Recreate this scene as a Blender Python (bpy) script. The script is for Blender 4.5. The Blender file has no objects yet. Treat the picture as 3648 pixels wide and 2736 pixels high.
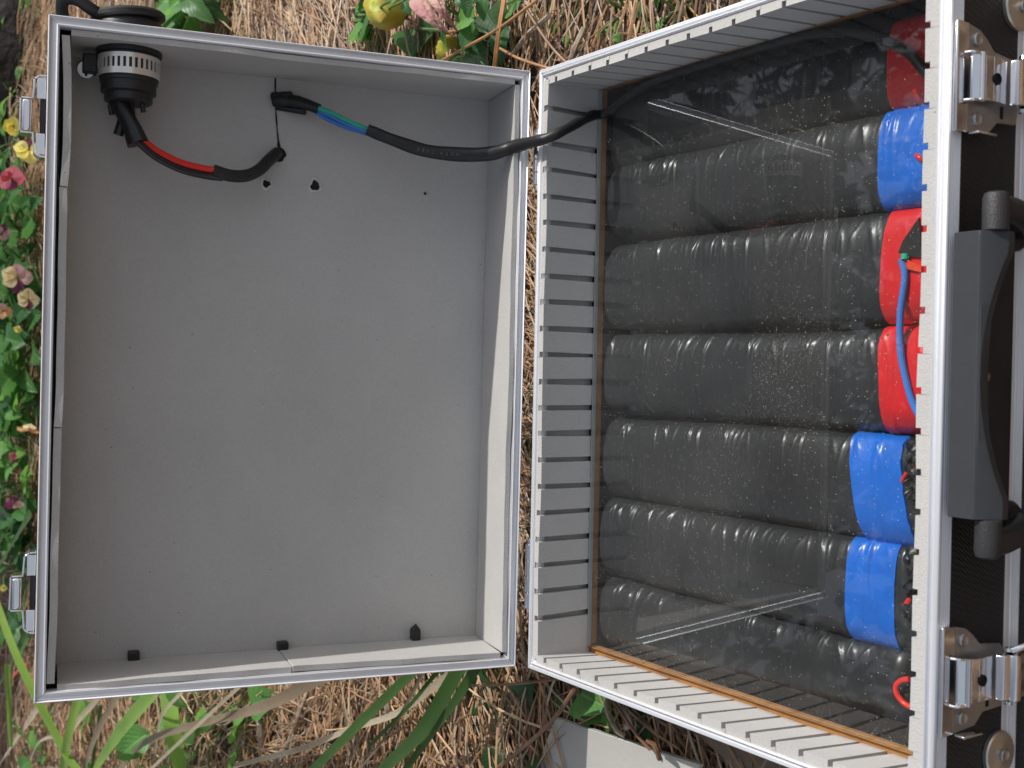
import bpy, bmesh, math, random
import numpy as np
from mathutils import Vector, Matrix
random.seed(7); rng = np.random.default_rng(7)
S = bpy.context.scene
COL = S.collection
HB = 0.0945                      # height of the case body: rim plane above the ground

# ---------------------------------------------------------------- camera
RIGHT = Vector((0.01951915, -0.55906465, -0.82889428))
DOWN = Vector((-0.99973714, -0.02088697, -0.00945459))
FWD = Vector((-0.01202736, 0.82886094, -0.55932539))
CAM = Vector((-0.0001, -0.3821, 0.5239 + HB))
FOC = 4232.9
cd = bpy.data.cameras.new('camera'); cam = bpy.data.objects.new('camera', cd); COL.objects.link(cam)
cd.sensor_width = 36; cd.lens = 36 * FOC / 3648; cd.clip_start = .02; cd.clip_end = 300
cam.matrix_world = Matrix(((RIGHT.x, -DOWN.x, -FWD.x, CAM.x), (RIGHT.y, -DOWN.y, -FWD.y, CAM.y),
                           (RIGHT.z, -DOWN.z, -FWD.z, CAM.z), (0, 0, 0, 1)))
cd.dof.use_dof = True; cd.dof.focus_distance = 0.86; cd.dof.aperture_fstop = 18
S.camera = cam
# ---------------------------------------------------------------- light
SUN = Vector((.85, .097, 1.0)).normalized()
w = bpy.data.worlds.new('World'); S.world = w; w.use_nodes = True
nt = w.node_tree; nt.nodes.clear()
sky = nt.nodes.new('ShaderNodeTexSky'); sky.sky_type = 'NISHITA'; sky.sun_disc = False
sky.sun_elevation = math.asin(SUN.z); sky.sun_rotation = math.atan2(SUN.x, SUN.y)
sky.air_density = 1.0; sky.dust_density = 2.5
bg = nt.nodes.new('ShaderNodeBackground'); bg.inputs[1].default_value = 0.128
wo = nt.nodes.new('ShaderNodeOutputWorld')
hsv = nt.nodes.new('ShaderNodeHueSaturation'); hsv.inputs['Saturation'].default_value = .42   # thin bright cloud over the blue
nt.links.new(sky.outputs[0], hsv.inputs['Color']); nt.links.new(hsv.outputs[0], bg.inputs[0]); nt.links.new(bg.outputs[0], wo.inputs[0])
sl = bpy.data.lights.new('sun', 'SUN'); sl.energy = 3.45; sl.angle = math.radians(.53); sl.color = (1, .965, .915)
so = bpy.data.objects.new('sun', sl); COL.objects.link(so)
so.rotation_euler = SUN.to_track_quat('Z', 'Y').to_euler(); so.location = (1, 0, 3)
S.view_settings.view_transform = 'Standard'; S.view_settings.look = 'None'
S.view_settings.exposure = 0.0; S.view_settings.gamma = 1

# ---------------------------------------------------------------- helpers
DS = 3648 / 2212
def at(u, v, h=0.0):
    """point on the horizontal plane z=h seen at (u,v) of the 2212 px wide photograph"""
    d = RIGHT * ((u * DS - 1824) / FOC) + DOWN * ((v * DS - 1368) / FOC) + FWD
    t = (h - CAM.z) / d.z
    return CAM + d * t

def mat(name, col, rough=.5, metal=0., var=0., vscale=40., bump=0., bscale=300., bdetail=3, spec=.5, col2=None, coat=0., grain=0.):
    m = bpy.data.materials.new(name); m.use_nodes = True; n = m.node_tree.nodes; l = m.node_tree.links
    p = n['Principled BSDF']; p.inputs['Roughness'].default_value = rough; p.inputs['Metallic'].default_value = metal
    p.inputs['Specular IOR Level'].default_value = spec
    p.inputs['Coat Weight'].default_value = coat
    p.inputs['Base Color'].default_value = (*col, 1)
    tc = n.new('ShaderNodeTexCoord')
    if var or col2:
        nz = n.new('ShaderNodeTexNoise'); nz.inputs['Scale'].default_value = vscale; nz.inputs['Detail'].default_value = 5
        l.new(tc.outputs['Object'], nz.inputs['Vector'])
        mx = n.new('ShaderNodeMix'); mx.data_type = 'RGBA'
        mr = n.new('ShaderNodeMapRange'); mr.inputs[1].default_value = .35; mr.inputs[2].default_value = .65
        l.new(nz.outputs['Fac'], mr.inputs[0]); l.new(mr.outputs[0], mx.inputs[0])
        c2 = col2 or tuple(c * (1 - var) for c in col)
        mx.inputs[6].default_value = (*col, 1); mx.inputs[7].default_value = (*c2, 1)
        l.new(mx.outputs[2], p.inputs['Base Color'])
        rr = n.new('ShaderNodeMapRange'); rr.inputs[3].default_value = max(0.02, rough - .06); rr.inputs[4].default_value = min(1, rough + .08)
        l.new(nz.outputs['Fac'], rr.inputs[0]); l.new(rr.outputs[0], p.inputs['Roughness'])
    if grain:
        gz = n.new('ShaderNodeTexNoise'); gz.inputs['Scale'].default_value = 900; gz.inputs['Detail'].default_value = 2; l.new(tc.outputs['Object'], gz.inputs['Vector'])
        gs = n.new('ShaderNodeTexNoise'); gs.inputs['Scale'].default_value = 14; gs.inputs['Detail'].default_value = 8; gs.inputs['Roughness'].default_value = .75; l.new(tc.outputs['Object'], gs.inputs['Vector'])
        g3 = n.new('ShaderNodeMapRange'); g3.inputs[1].default_value = .25; g3.inputs[2].default_value = .75; g3.inputs[3].default_value = 1 - grain; g3.inputs[4].default_value = 1 + grain; l.new(gz.outputs['Fac'], g3.inputs[0])
        g4 = n.new('ShaderNodeMapRange'); g4.inputs[1].default_value = .3; g4.inputs[2].default_value = .7; g4.inputs[3].default_value = 1 - grain * .45; g4.inputs[4].default_value = 1 + grain * .45; l.new(gs.outputs['Fac'], g4.inputs[0])
        gm = n.new('ShaderNodeMath'); gm.operation = 'MULTIPLY'; l.new(g3.outputs[0], gm.inputs[0]); l.new(g4.outputs[0], gm.inputs[1])
        # tiny dark pits and pale lint
        gv = n.new('ShaderNodeTexVoronoi'); gv.inputs['Scale'].default_value = 95; l.new(tc.outputs['Object'], gv.inputs['Vector'])
        gl_ = n.new('ShaderNodeMath'); gl_.operation = 'LESS_THAN'; gl_.inputs[1].default_value = .055; l.new(gv.outputs['Distance'], gl_.inputs[0])
        gc = n.new('ShaderNodeSeparateColor'); l.new(gv.outputs['Color'], gc.inputs[0])
        gk = n.new('ShaderNodeMath'); gk.operation = 'MULTIPLY_ADD'; l.new(gc.outputs[0], gk.inputs[0]); gk.inputs[1].default_value = .9; gk.inputs[2].default_value = -.6
        gp = n.new('ShaderNodeMath'); gp.operation = 'MULTIPLY_ADD'; l.new(gl_.outputs[0], gp.inputs[0]); l.new(gk.outputs[0], gp.inputs[1]); gp.inputs[2].default_value = 1
        gq = n.new('ShaderNodeMath'); gq.operation = 'MULTIPLY'; l.new(gm.outputs[0], gq.inputs[0]); l.new(gp.outputs[0], gq.inputs[1])
        gh = n.new('ShaderNodeHueSaturation'); l.new(gq.outputs[0], gh.inputs['Value'])
        src = p.inputs['Base Color'].links[0].from_socket; l.new(src, gh.inputs['Color']); l.new(gh.outputs[0], p.inputs['Base Color'])
    if bump:
        nb = n.new('ShaderNodeTexNoise'); nb.inputs['Scale'].default_value = bscale; nb.inputs['Detail'].default_value = bdetail
        l.new(tc.outputs['Object'], nb.inputs['Vector'])
        bp = n.new('ShaderNodeBump'); bp.inputs['Strength'].default_value = 1; bp.inputs['Distance'].default_value = bump
        l.new(nb.outputs['Fac'], bp.inputs['Height']); l.new(bp.outputs[0], p.inputs['Normal'])
    return m

class MB:
    def __init__(s): s.v = []; s.f = []; s.uv = None
    def add(s, vs, fs):
        o = len(s.v); s.v += [tuple(v) for v in vs]; s.f += [tuple(i + o for i in f) for f in fs]; return s
    def box(s, a, b, M=None):
        P = [Vector((x, y, z)) for x in (a[0], b[0]) for y in (a[1], b[1]) for z in (a[2], b[2])]
        if M: P = [M(*q) for q in P]
        return s.add(P, [(0, 1, 3, 2), (4, 6, 7, 5), (0, 4, 5, 1), (2, 3, 7, 6), (0, 2, 6, 4), (1, 5, 7, 3)])
    def tube(s, pts, r, n=10, cap=True, flat=1.0):
        pts = [Vector(p) for p in pts]; rs = r if hasattr(r, '__len__') else [r] * len(pts)
        up = None; rings = []
        for i, p in enumerate(pts):
            t = (pts[min(i + 1, len(pts) - 1)] - pts[max(i - 1, 0)]).normalized()
            if up is None:
                up = t.orthogonal().normalized()
            up = (up - t * up.dot(t)).normalized(); b = t.cross(up)
            rings.append([p + (up * math.cos(a) + b * math.sin(a) * flat) * rs[i] for a in [2 * math.pi * k / n for k in range(n)]])
        vs = [q for rg in rings for q in rg]; fs = []
        for i in range(len(pts) - 1):
            for k in range(n):
                a, b2 = i * n + k, i * n + (k + 1) % n
                fs.append((a, b2, b2 + n, a + n))
        if cap: fs.append(tuple(range(n - 1, -1, -1))); fs.append(tuple(range((len(pts) - 1) * n, len(pts) * n)))
        return s.add(vs, fs)
    def prism(s, poly, d, M=None):
        """polygon (list of 3d points) extruded by vector d"""
        n = len(poly); P = [Vector(p) for p in poly]; d = Vector(d)
        P = P + [p + d for p in P]
        if M: P = [M(*q) for q in P]
        return s.add(P, [tuple(range(n - 1, -1, -1)), tuple(range(n, 2 * n))] + [(i, (i + 1) % n, (i + 1) % n + n, i + n) for i in range(n)])
    def lathe(s, prof, c, ax, n=24, cap=True):
        """prof: list of (radius, offset along ax)"""
        ax = Vector(ax).normalized(); u = ax.orthogonal().normalized(); w_ = ax.cross(u); c = Vector(c); vs = []; fs = []
        for (r, h) in prof:
            vs += [c + ax * h + (u * math.cos(2 * math.pi * k / n) + w_ * math.sin(2 * math.pi * k / n)) * r for k in range(n)]
        for i in range(len(prof) - 1):
            for k in range(n):
                a, b = i * n + k, i * n + (k + 1) % n; fs.append((a, b, b + n, a + n))
        if cap: fs.append(tuple(range(n - 1, -1, -1))); fs.append(tuple(range((len(prof) - 1) * n, len(prof) * n)))
        return s.add(vs, fs)

ORG = {}
def build(name, mb, m, parent=None, smooth=True, bevel=0, seg=2, angle=35, loc=None, label=None, fix=True):
    o0 = ORG.get(parent.name, Vector((0, 0, 0))) if parent else Vector(loc or (0, 0, 0))
    me = bpy.data.meshes.new(name)
    me.from_pydata([tuple(Vector(v) - o0) for v in mb.v], [], mb.f)
    if fix:
        bm = bmesh.new(); bm.from_mesh(me); bmesh.ops.recalc_face_normals(bm, faces=bm.faces); bm.to_mesh(me); bm.free()
    if smooth:
        me.polygons.foreach_set('use_smooth', [True] * len(me.polygons)); me.set_sharp_from_angle(angle=math.radians(angle))
    me.materials.append(m)
    o = bpy.data.objects.new(name, me); COL.objects.link(o)
    if parent: o.parent = parent; ORG[o.name] = o0
    else: o.location = o0; ORG[o.name] = o0
    if bevel:
        b = o.modifiers.new('bevel', 'BEVEL'); b.width = bevel; b.segments = seg; b.limit_method = 'ANGLE'; b.angle_limit = math.radians(30)
        b.harden_normals = False
    if label: o['label'] = label
    return o
def thing(name, label, cat, loc, group=None):
    o = bpy.data.objects.new(name, None); COL.objects.link(o); o.location = loc; o.empty_display_size = .02
    ORG[o.name] = Vector(loc); return tag(o, label, cat, group)
def tag(o, label=None, cat=None, group=None, kind=None):
    if label: o['label'] = label
    if cat: o['category'] = cat
    if group: o['group'] = group
    if kind: o['kind'] = kind
    return o
def bez(pts, n=12):
    """Catmull-Rom through the points"""
    P = [Vector(p) for p in pts]; P = [P[0] * 2 - P[1]] + P + [P[-1] * 2 - P[-2]]; out = []
    for i in range(1, len(P) - 2):
        for k in range(n):
            t = k / n; a, b, c, d = P[i - 1], P[i], P[i + 1], P[i + 2]
            out.append(.5 * ((2 * b) + (c - a) * t + (2 * a - 5 * b + 4 * c - d) * t * t + (3 * b - a - 3 * c + d) * t ** 3))
    out.append(P[-2]); return out

# ---------------------------------------------------------------- materials
M_foam = mat('grey_eva_foam', (.50, .488, .470), .85, bump=.0004, bscale=1000, spec=.25, var=.06, vscale=12, grain=.075)
M_foam_edge = mat('grey_foam_cut_edge', (.66, .65, .63), .9, bump=.0004, bscale=1700, spec=.2, var=.10, vscale=60)
M_alu = mat('anodised_aluminium', (.82, .83, .86), .46, .45, bump=.00006, bscale=600, var=.05, vscale=30)
M_chrome = mat('chromed_steel', (.82, .82, .84), .10, 1.0, bump=.00008, bscale=120, var=.06, vscale=80)
M_steel = mat('worn_steel', (.50, .50, .50), .30, .85, bump=.0001, bscale=300, var=.15, vscale=80)
M_nickel = mat('beige_plated_disc', (.70, .66, .58), .30, .85, bump=.00005, bscale=400, var=.06)
M_blackplastic = mat('black_moulded_plastic', (.022, .022, .024), .42, bump=.0002, bscale=900, var=.3, vscale=60)
M_handle = mat('grey_black_handle_plastic', (.036, .040, .045), .48, bump=.0001, bscale=1100, var=.15, vscale=60)
M_handle_rough = mat('textured_black_plastic', (.035, .035, .037), .45, bump=.0004, bscale=1300, var=.2, vscale=80)
M_rubber = mat('black_rubber', (.016, .016, .017), .55, bump=.0002, bscale=500)
M_sleeve = mat('black_cable_sleeve', (.020, .019, .020), .42, bump=.0003, bscale=260, var=.3, vscale=120)
M_shrink = mat('black_heat_shrink', (.010, .010, .011), .38, bump=.0003, bscale=200)
M_red = mat('red_tape', (.72, .022, .028), .30, bump=.0004, bscale=120, var=.15, vscale=60)
M_blue = mat('blue_tape', (.012, .145, .62), .28, bump=.0004, bscale=120, var=.15, vscale=60)
M_wred = mat('red_wire_insulation', (.75, .03, .02), .25)
M_worange = mat('orange_red_sleeve', (.80, .07, .02), .3)
M_wblue = mat('blue_wire_insulation', (.05, .19, .55), .28)
M_wgreen = mat('green_wire_insulation', (.02, .42, .27), .28)
M_wblack = mat('black_wire_insulation', (.02, .02, .025), .15)
M_wood = mat('brown_hardboard', (.42, .20, .06), .6, col2=(.28, .125, .04), vscale=45, bump=.0004, bscale=500)
M_floor = mat('dark_case_floor', (.035, .022, .014), .8, var=.3, vscale=30, bump=.0003)
M_dark = mat('dark_hole', (.012, .011, .010), .9)

def mk_panel():
    m = mat('black_diamond_panel', (.014, .014, .015), .42, bump=.0001)
    n = m.node_tree.nodes; l = m.node_tree.links; p = n['Principled BSDF']
    tc = n.new('ShaderNodeTexCoord'); mp = n.new('ShaderNodeMapping'); mp.inputs['Rotation'].default_value = (math.radians(45), math.radians(45), math.radians(45))
    ck = n.new('ShaderNodeTexVoronoi'); ck.inputs['Scale'].default_value = 620; ck.inputs['Randomness'].default_value = .12
    l.new(tc.outputs['Object'], mp.inputs[0]); l.new(mp.outputs[0], ck.inputs['Vector'])
    bp = n.new('ShaderNodeBump'); bp.inputs['Distance'].default_value = .0012; bp.inputs['Strength'].default_value = 1
    l.new(ck.outputs['Distance'], bp.inputs['Height']); l.new(bp.outputs[0], p.inputs['Normal']); return m
M_panel = mk_panel()

def mk_tape():
    m = mat('black_vinyl_tape', (.027, .0285, .031), .31, bump=0, var=.25, vscale=35)
    n = m.node_tree.nodes; l = m.node_tree.links; p = n['Principled BSDF']
    tc = n.new('ShaderNodeTexCoord'); mp = n.new('ShaderNodeMapping'); mp.inputs['Scale'].default_value = (12, 90, 12)
    nz = n.new('ShaderNodeTexNoise'); nz.inputs['Scale'].default_value = 1; nz.inputs['Detail'].default_value = 2; nz.inputs['Distortion'].default_value = .3
    l.new(tc.outputs['Object'], mp.inputs[0]); l.new(mp.outputs[0], nz.inputs['Vector'])
    bp = n.new('ShaderNodeBump'); bp.inputs['Distance'].default_value = .0009; bp.inputs['Strength'].default_value = .8
    l.new(nz.outputs['Fac'], bp.inputs['Height']); l.new(bp.outputs[0], p.inputs['Normal']); return m
M_tape = mk_tape()

def mk_acrylic():
    m = bpy.data.materials.new('dusty_clear_acrylic'); m.use_nodes = True; n = m.node_tree.nodes; l = m.node_tree.links; n.clear()
    out = n.new('ShaderNodeOutputMaterial'); tr = n.new('ShaderNodeBsdfTransparent'); tr.inputs[0].default_value = (.95, .96, .96, 1)
    gl = n.new('ShaderNodeBsdfGlossy'); gl.inputs['Roughness'].default_value = .012; gl.inputs['Color'].default_value = (1, 1, 1, 1)
    fr = n.new('ShaderNodeFresnel'); fr.inputs['IOR'].default_value = 1.50
    geo = n.new('ShaderNodeNewGeometry')
    mxi = n.new('ShaderNodeMixShader')
    sn0 = n.new('ShaderNodeSeparateXYZ'); l.new(geo.outputs['True Normal'], sn0.inputs[0])
    upn = n.new('ShaderNodeMath'); upn.operation = 'GREATER_THAN'; upn.inputs[1].default_value = .5; l.new(sn0.outputs[2], upn.inputs[0])
    frm = n.new('ShaderNodeMath'); frm.operation = 'MULTIPLY'; 
    nbf = n.new('ShaderNodeMath'); nbf.operation = 'SUBTRACT'; nbf.inputs[0].default_value = 1; l.new(geo.outputs['Backfacing'], nbf.inputs[1])
    upf = n.new('ShaderNodeMath'); upf.operation = 'MULTIPLY'; l.new(upn.outputs[0], upf.inputs[0]); l.new(nbf.outputs[0], upf.inputs[1])
    l.new(fr.outputs[0], frm.inputs[0]); l.new(upf.outputs[0], frm.inputs[1])
    two = n.new('ShaderNodeMath'); two.operation = 'MULTIPLY'; two.inputs[1].default_value = 1.65; two.use_clamp = True   # both faces of the thin sheet reflect
    l.new(frm.outputs[0], two.inputs[0]); l.new(two.outputs[0], mxi.inputs[0]); l.new(tr.outputs[0], mxi.inputs[1]); l.new(gl.outputs[0], mxi.inputs[2])
    df = n.new('ShaderNodeBsdfDiffuse'); df.inputs[0].default_value = (.80, .76, .68, 1)
    tc = n.new('ShaderNodeTexCoord')
    # dust specks at two sizes, gathered in drifts
    def specks(scale, rad, keep, clus, lo, hi):
        v = n.new('ShaderNodeTexVoronoi'); v.inputs['Scale'].default_value = scale; l.new(tc.outputs['Object'], v.inputs['Vector'])
        a = n.new('ShaderNodeMath'); a.operation = 'LESS_THAN'; a.inputs[1].default_value = rad; l.new(v.outputs['Distance'], a.inputs[0])
        sp = n.new('ShaderNodeSeparateColor'); l.new(v.outputs['Color'], sp.inputs[0])
        nz = n.new('ShaderNodeTexNoise'); nz.inputs['Scale'].default_value = clus; nz.inputs['Detail'].default_value = 3; l.new(tc.outputs['Object'], nz.inputs['Vector'])
        mr = n.new('ShaderNodeMapRange'); mr.inputs[1].default_value = lo; mr.inputs[2].default_value = hi; mr.inputs[4].default_value = keep
        l.new(nz.outputs['Fac'], mr.inputs[0])
        b = n.new('ShaderNodeMath'); b.operation = 'LESS_THAN'; l.new(sp.outputs[0], b.inputs[0]); l.new(mr.outputs[0], b.inputs[1])
        c = n.new('ShaderNodeMath'); c.operation = 'MULTIPLY'; l.new(a.outputs[0], c.inputs[0]); l.new(b.outputs[0], c.inputs[1]); return c, nz
    s1, n1 = specks(660, .16, .20, 9, .30, .60)
    s2, n2 = specks(1200, .22, .42, 14, .42, .72)
    s3, n3 = specks(240, .075, .30, 30, .3, .6)
    # thicker drift near the middle of the sheet
    vl = n.new('ShaderNodeVectorMath'); vl.operation = 'DISTANCE'; l.new(tc.outputs['Object'], vl.inputs[0]); vl.inputs[1].default_value = (.0, -.02, 0)
    dm = n.new('ShaderNodeMapRange'); dm.inputs[1].default_value = .02; dm.inputs[2].default_value = .11; dm.inputs[3].default_value = 1; dm.inputs[4].default_value = .25
    l.new(vl.outputs['Value'], dm.inputs[0])
    m2 = n.new('ShaderNodeMath'); m2.operation = 'MULTIPLY'; l.new(s2.outputs[0], m2.inputs[0]); l.new(dm.outputs[0], m2.inputs[1])
    def mad(x, k):
        q = n.new('ShaderNodeMath'); q.operation = 'MULTIPLY'; l.new(x, q.inputs[0]); q.inputs[1].default_value = k; return q.outputs[0]
    def addn(x, y):
        q = n.new('ShaderNodeMath'); q.operation = 'ADD'; q.use_clamp = True; l.new(x, q.inputs[0]); l.new(y, q.inputs[1]); return q.outputs[0]
    # fine scratches
    mp = n.new('ShaderNodeMapping'); mp.inputs['Scale'].default_value = (6, 220, 1); mp.inputs['Rotation'].default_value = (0, 0, .9); l.new(tc.outputs['Object'], mp.inputs[0])
    sc = n.new('ShaderNodeTexNoise'); sc.inputs['Scale'].default_value = 2; l.new(mp.outputs[0], sc.inputs['Vector'])
    sg = n.new('ShaderNodeMath'); sg.operation = 'GREATER_THAN'; sg.inputs[1].default_value = .79; l.new(sc.outputs['Fac'], sg.inputs[0])
    hz = n.new('ShaderNodeMapRange'); hz.inputs[1].default_value = .35; hz.inputs[2].default_value = .8; hz.inputs[3].default_value = .004; hz.inputs[4].default_value = .030
    l.new(n1.outputs['Fac'], hz.inputs[0])
    tot = addn(addn(mad(s1.outputs[0], .6), mad(m2.outputs[0], .5)), addn(mad(s3.outputs[0], .5), addn(mad(sg.outputs[0], .05), hz.outputs[0])))
    # dust lies on the top face only
    sn = n.new('ShaderNodeSeparateXYZ'); l.new(geo.outputs['True Normal'], sn.inputs[0])
    up = n.new('ShaderNodeMath'); up.operation = 'GREATER_THAN'; up.inputs[1].default_value = .5; l.new(sn.outputs[2], up.inputs[0])
    bf = n.new('ShaderNodeMath'); bf.operation = 'SUBTRACT'; bf.inputs[0].default_value = 1; l.new(geo.outputs['Backfacing'], bf.inputs[1])
    q = n.new('ShaderNodeMath'); q.operation = 'MULTIPLY'; l.new(tot, q.inputs[0]); l.new(upf.outputs[0], q.inputs[1])
    fin = n.new('ShaderNodeMixShader'); l.new(q.outputs[0], fin.inputs[0]); l.new(mxi.outputs[0], fin.inputs[1]); l.new(df.outputs[0], fin.inputs[2])
    l.new(fin.outputs[0], out.inputs[0]); return m
M_acrylic = mk_acrylic()
M_acredge = mat('polished_acrylic_edge', (.42, .44, .44), .15, bump=.0001, bscale=200)

def mk_leaf(name, a, b, rib, rough=.42, tr=.35):
    m = bpy.data.materials.new(name); m.use_nodes = True; n = m.node_tree.nodes; l = m.node_tree.links
    p = n['Principled BSDF']; p.inputs['Roughness'].default_value = rough; out = n['Material Output']
    uv = n.new('ShaderNodeTexCoord'); oi = n.new('ShaderNodeObjectInfo')
    mx = n.new('ShaderNodeMix'); mx.data_type = 'RGBA'; mx.inputs[6].default_value = (*a, 1); mx.inputs[7].default_value = (*b, 1)
    nz = n.new('ShaderNodeTexNoise'); nz.inputs['Scale'].default_value = 60; l.new(uv.outputs['Object'], nz.inputs['Vector'])
    ad = n.new('ShaderNodeMath'); ad.operation = 'ADD'; ad.use_clamp = True
    sb = n.new('ShaderNodeMath'); sb.operation = 'MULTIPLY_ADD'; l.new(nz.outputs['Fac'], sb.inputs[0]); sb.inputs[1].default_value = .8; sb.inputs[2].default_value = -.4
    l.new(oi.outputs['Random'], ad.inputs[0]); l.new(sb.outputs[0], ad.inputs[1]); l.new(ad.outputs[0], mx.inputs[0])
    sp = n.new('ShaderNodeSeparateXYZ'); l.new(uv.outputs['UV'], sp.inputs[0])
    ab = n.new('ShaderNodeMath'); ab.operation = 'ABSOLUTE'; q = n.new('ShaderNodeMath'); q.operation = 'SUBTRACT'; q.inputs[1].default_value = .5
    l.new(sp.outputs[0], q.inputs[0]); l.new(q.outputs[0], ab.inputs[0])
    # side veins: bands of v - |u|
    vv = n.new('ShaderNodeMath'); vv.operation = 'MULTIPLY_ADD'; l.new(ab.outputs[0], vv.inputs[0]); vv.inputs[1].default_value = -.8; l.new(sp.outputs[1], vv.inputs[2])
    vs = n.new('ShaderNodeMath'); vs.operation = 'MULTIPLY'; l.new(vv.outputs[0], vs.inputs[0]); vs.inputs[1].default_value = 42
    sn = n.new('ShaderNodeMath'); sn.operation = 'SINE'; l.new(vs.outputs[0], sn.inputs[0])
    g1 = n.new('ShaderNodeMapRange'); g1.inputs[1].default_value = .86; g1.inputs[2].default_value = 1; g1.inputs[4].default_value = .55; l.new(sn.outputs[0], g1.inputs[0])
    g2 = n.new('ShaderNodeMapRange'); g2.inputs[1].default_value = .045; g2.inputs[2].default_value = .015; g2.inputs[4].default_value = .8; l.new(ab.outputs[0], g2.inputs[0])
    g = n.new('ShaderNodeMath'); g.operation = 'MAXIMUM'; l.new(g1.outputs[0], g.inputs[0]); l.new(g2.outputs[0], g.inputs[1])
    m2 = n.new('ShaderNodeMix'); m2.data_type = 'RGBA'; l.new(g.outputs[0], m2.inputs[0]); l.new(mx.outputs[2], m2.inputs[6]); m2.inputs[7].default_value = (*rib, 1)
    l.new(m2.outputs[2], p.inputs['Base Color'])
    bp = n.new('ShaderNodeBump'); bp.inputs['Distance'].default_value = .0012; bp.inputs['Strength'].default_value = .7; l.new(g.outputs[0], bp.inputs['Height']); bp.invert = True
    l.new(bp.outputs[0], p.inputs['Normal'])
    t = n.new('ShaderNodeBsdfTranslucent'); hs = n.new('ShaderNodeHueSaturation'); hs.inputs['Value'].default_value = 2.0; hs.inputs['Hue'].default_value = .485
    l.new(m2.outputs[2], hs.inputs['Color']); l.new(hs.outputs[0], t.inputs[0])
    ms = n.new('ShaderNodeMixShader'); ms.inputs[0].default_value = tr; l.new(p.outputs[0], ms.inputs[1]); l.new(t.outputs[0], ms.inputs[2]); l.new(ms.outputs[0], out.inputs[0])
    return m
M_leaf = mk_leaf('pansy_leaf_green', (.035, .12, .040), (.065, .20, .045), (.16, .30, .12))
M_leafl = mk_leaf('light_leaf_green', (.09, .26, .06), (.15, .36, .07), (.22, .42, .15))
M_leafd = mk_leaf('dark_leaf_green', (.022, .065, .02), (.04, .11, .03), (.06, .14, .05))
def mk_strap(name, a, b, tr=.3):
    m = mat(name, a, .45, col2=b, vscale=9); n = m.node_tree.nodes; l = m.node_tree.links; p = n['Principled BSDF']
    tc = n.new('ShaderNodeTexCoord'); sp = n.new('ShaderNodeSeparateXYZ'); l.new(tc.outputs['UV'], sp.inputs[0])
    ml = n.new('ShaderNodeMath'); ml.operation = 'MULTIPLY'; ml.inputs[1].default_value = 75; l.new(sp.outputs[0], ml.inputs[0])
    sn = n.new('ShaderNodeMath'); sn.operation = 'SINE'; l.new(ml.outputs[0], sn.inputs[0])
    bp = n.new('ShaderNodeBump'); bp.inputs['Distance'].default_value = .0006; bp.inputs['Strength'].default_value = .8; l.new(sn.outputs[0], bp.inputs['Height']); l.new(bp.outputs[0], p.inputs['Normal'])
    t = n.new('ShaderNodeBsdfTranslucent'); t.inputs[0].default_value = (*[min(.9, c * 1.8) for c in b], 1)
    ms = n.new('ShaderNodeMixShader'); ms.inputs[0].default_value = tr; l.new(p.outputs[0], ms.inputs[1]); l.new(t.outputs[0], ms.inputs[2]); l.new(ms.outputs[0], n['Material Output'].inputs[0]); return m
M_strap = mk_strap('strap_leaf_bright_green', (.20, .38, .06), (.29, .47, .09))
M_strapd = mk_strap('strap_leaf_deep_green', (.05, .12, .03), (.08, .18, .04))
M_strapt = mk_strap('dry_strap_leaf_tan', (.52, .43, .30), (.70, .60, .45), .15)
M_strapg = mk_strap('dry_strap_leaf_brown', (.20, .15, .10), (.33, .26, .18), .1)
M_stem = mat('plant_stem', (.12, .22, .06), .5, var=.3)

# ================================================================ THE CASE
D, G, TH, LL, HL = .3663, .0128, 1.3486, .3486, .0607
HW = .23; HP = .0494
def B(x, y, z): return Vector((x, y, z + HB))
ES = Vector((0, math.cos(TH), math.sin(TH))); EN = Vector((0, math.sin(TH), -math.cos(TH))); LO = Vector((0, D + G, HB))
def Lp(x, s, n):
    x2 = x * (1.0069) + .0003
    return LO + Vector((x2, 0, 0)) + ES * (s - .0062 * x) + EN * n

case = thing('storage_case', 'aluminium-framed flight case lying open on the straw with black panels and slotted grey foam', 'case', (0, D / 2, 0))

def rail(prof, P, a, b, ma=True, mb_=True):
    """profile (inset, height) swept from a to b; P(t, inset, height); mitred ends"""
    n = len(prof); vs = []
    for e, (t, sg, mt) in enumerate(((a, 1, ma), (b, -1, mb_))):
        for (i, h) in prof: vs.append(P(t + (sg * i if mt else 0), i, h))
    fs = [(k, (k + 1) % n, (k + 1) % n + n, k + n) for k in range(n)] + [tuple(range(n - 1, -1, -1)), tuple(range(n, 2 * n))]
    return MB().add(vs, fs)
# upper body rim
rp = [(0.0002, -.0115)]
for k in range(5): rp += [(0.0002, -.0108 + k * .0016), (0.0007, -.0104 + k * .0016), (0.0007, -.0098 + k * .0016), (.0002, -.0094 + k * .0016)]
rp += [(0, -.0024), (.0003, -.0010), (.0012, -.0002), (.0032, 0), (.0036, -.0004), (.0038, -.0016), (.0046, -.0016), (.0049, .0004), (.0056, .0010), (.0062, .0004),
       (.0065, -.0012), (.0078, -.0012), (.0080, -.0085), (.0014, -.0115)]
g0 = .00015
RB = [(lambda t, i, h: B(t, D - i, h), -HW + g0, HW - g0), (lambda t, i, h: B(t, i, h), -HW + g0, HW - g0),
      (lambda t, i, h: B(-HW + i, t, h), g0, D - g0), (lambda t, i, h: B(HW - i, t, h), g0, D - g0)]
for P, a, b in RB: build('rim_rail', rail(rp, P, a, b), M_alu, case, bevel=.00018, seg=1, angle=50)
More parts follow.
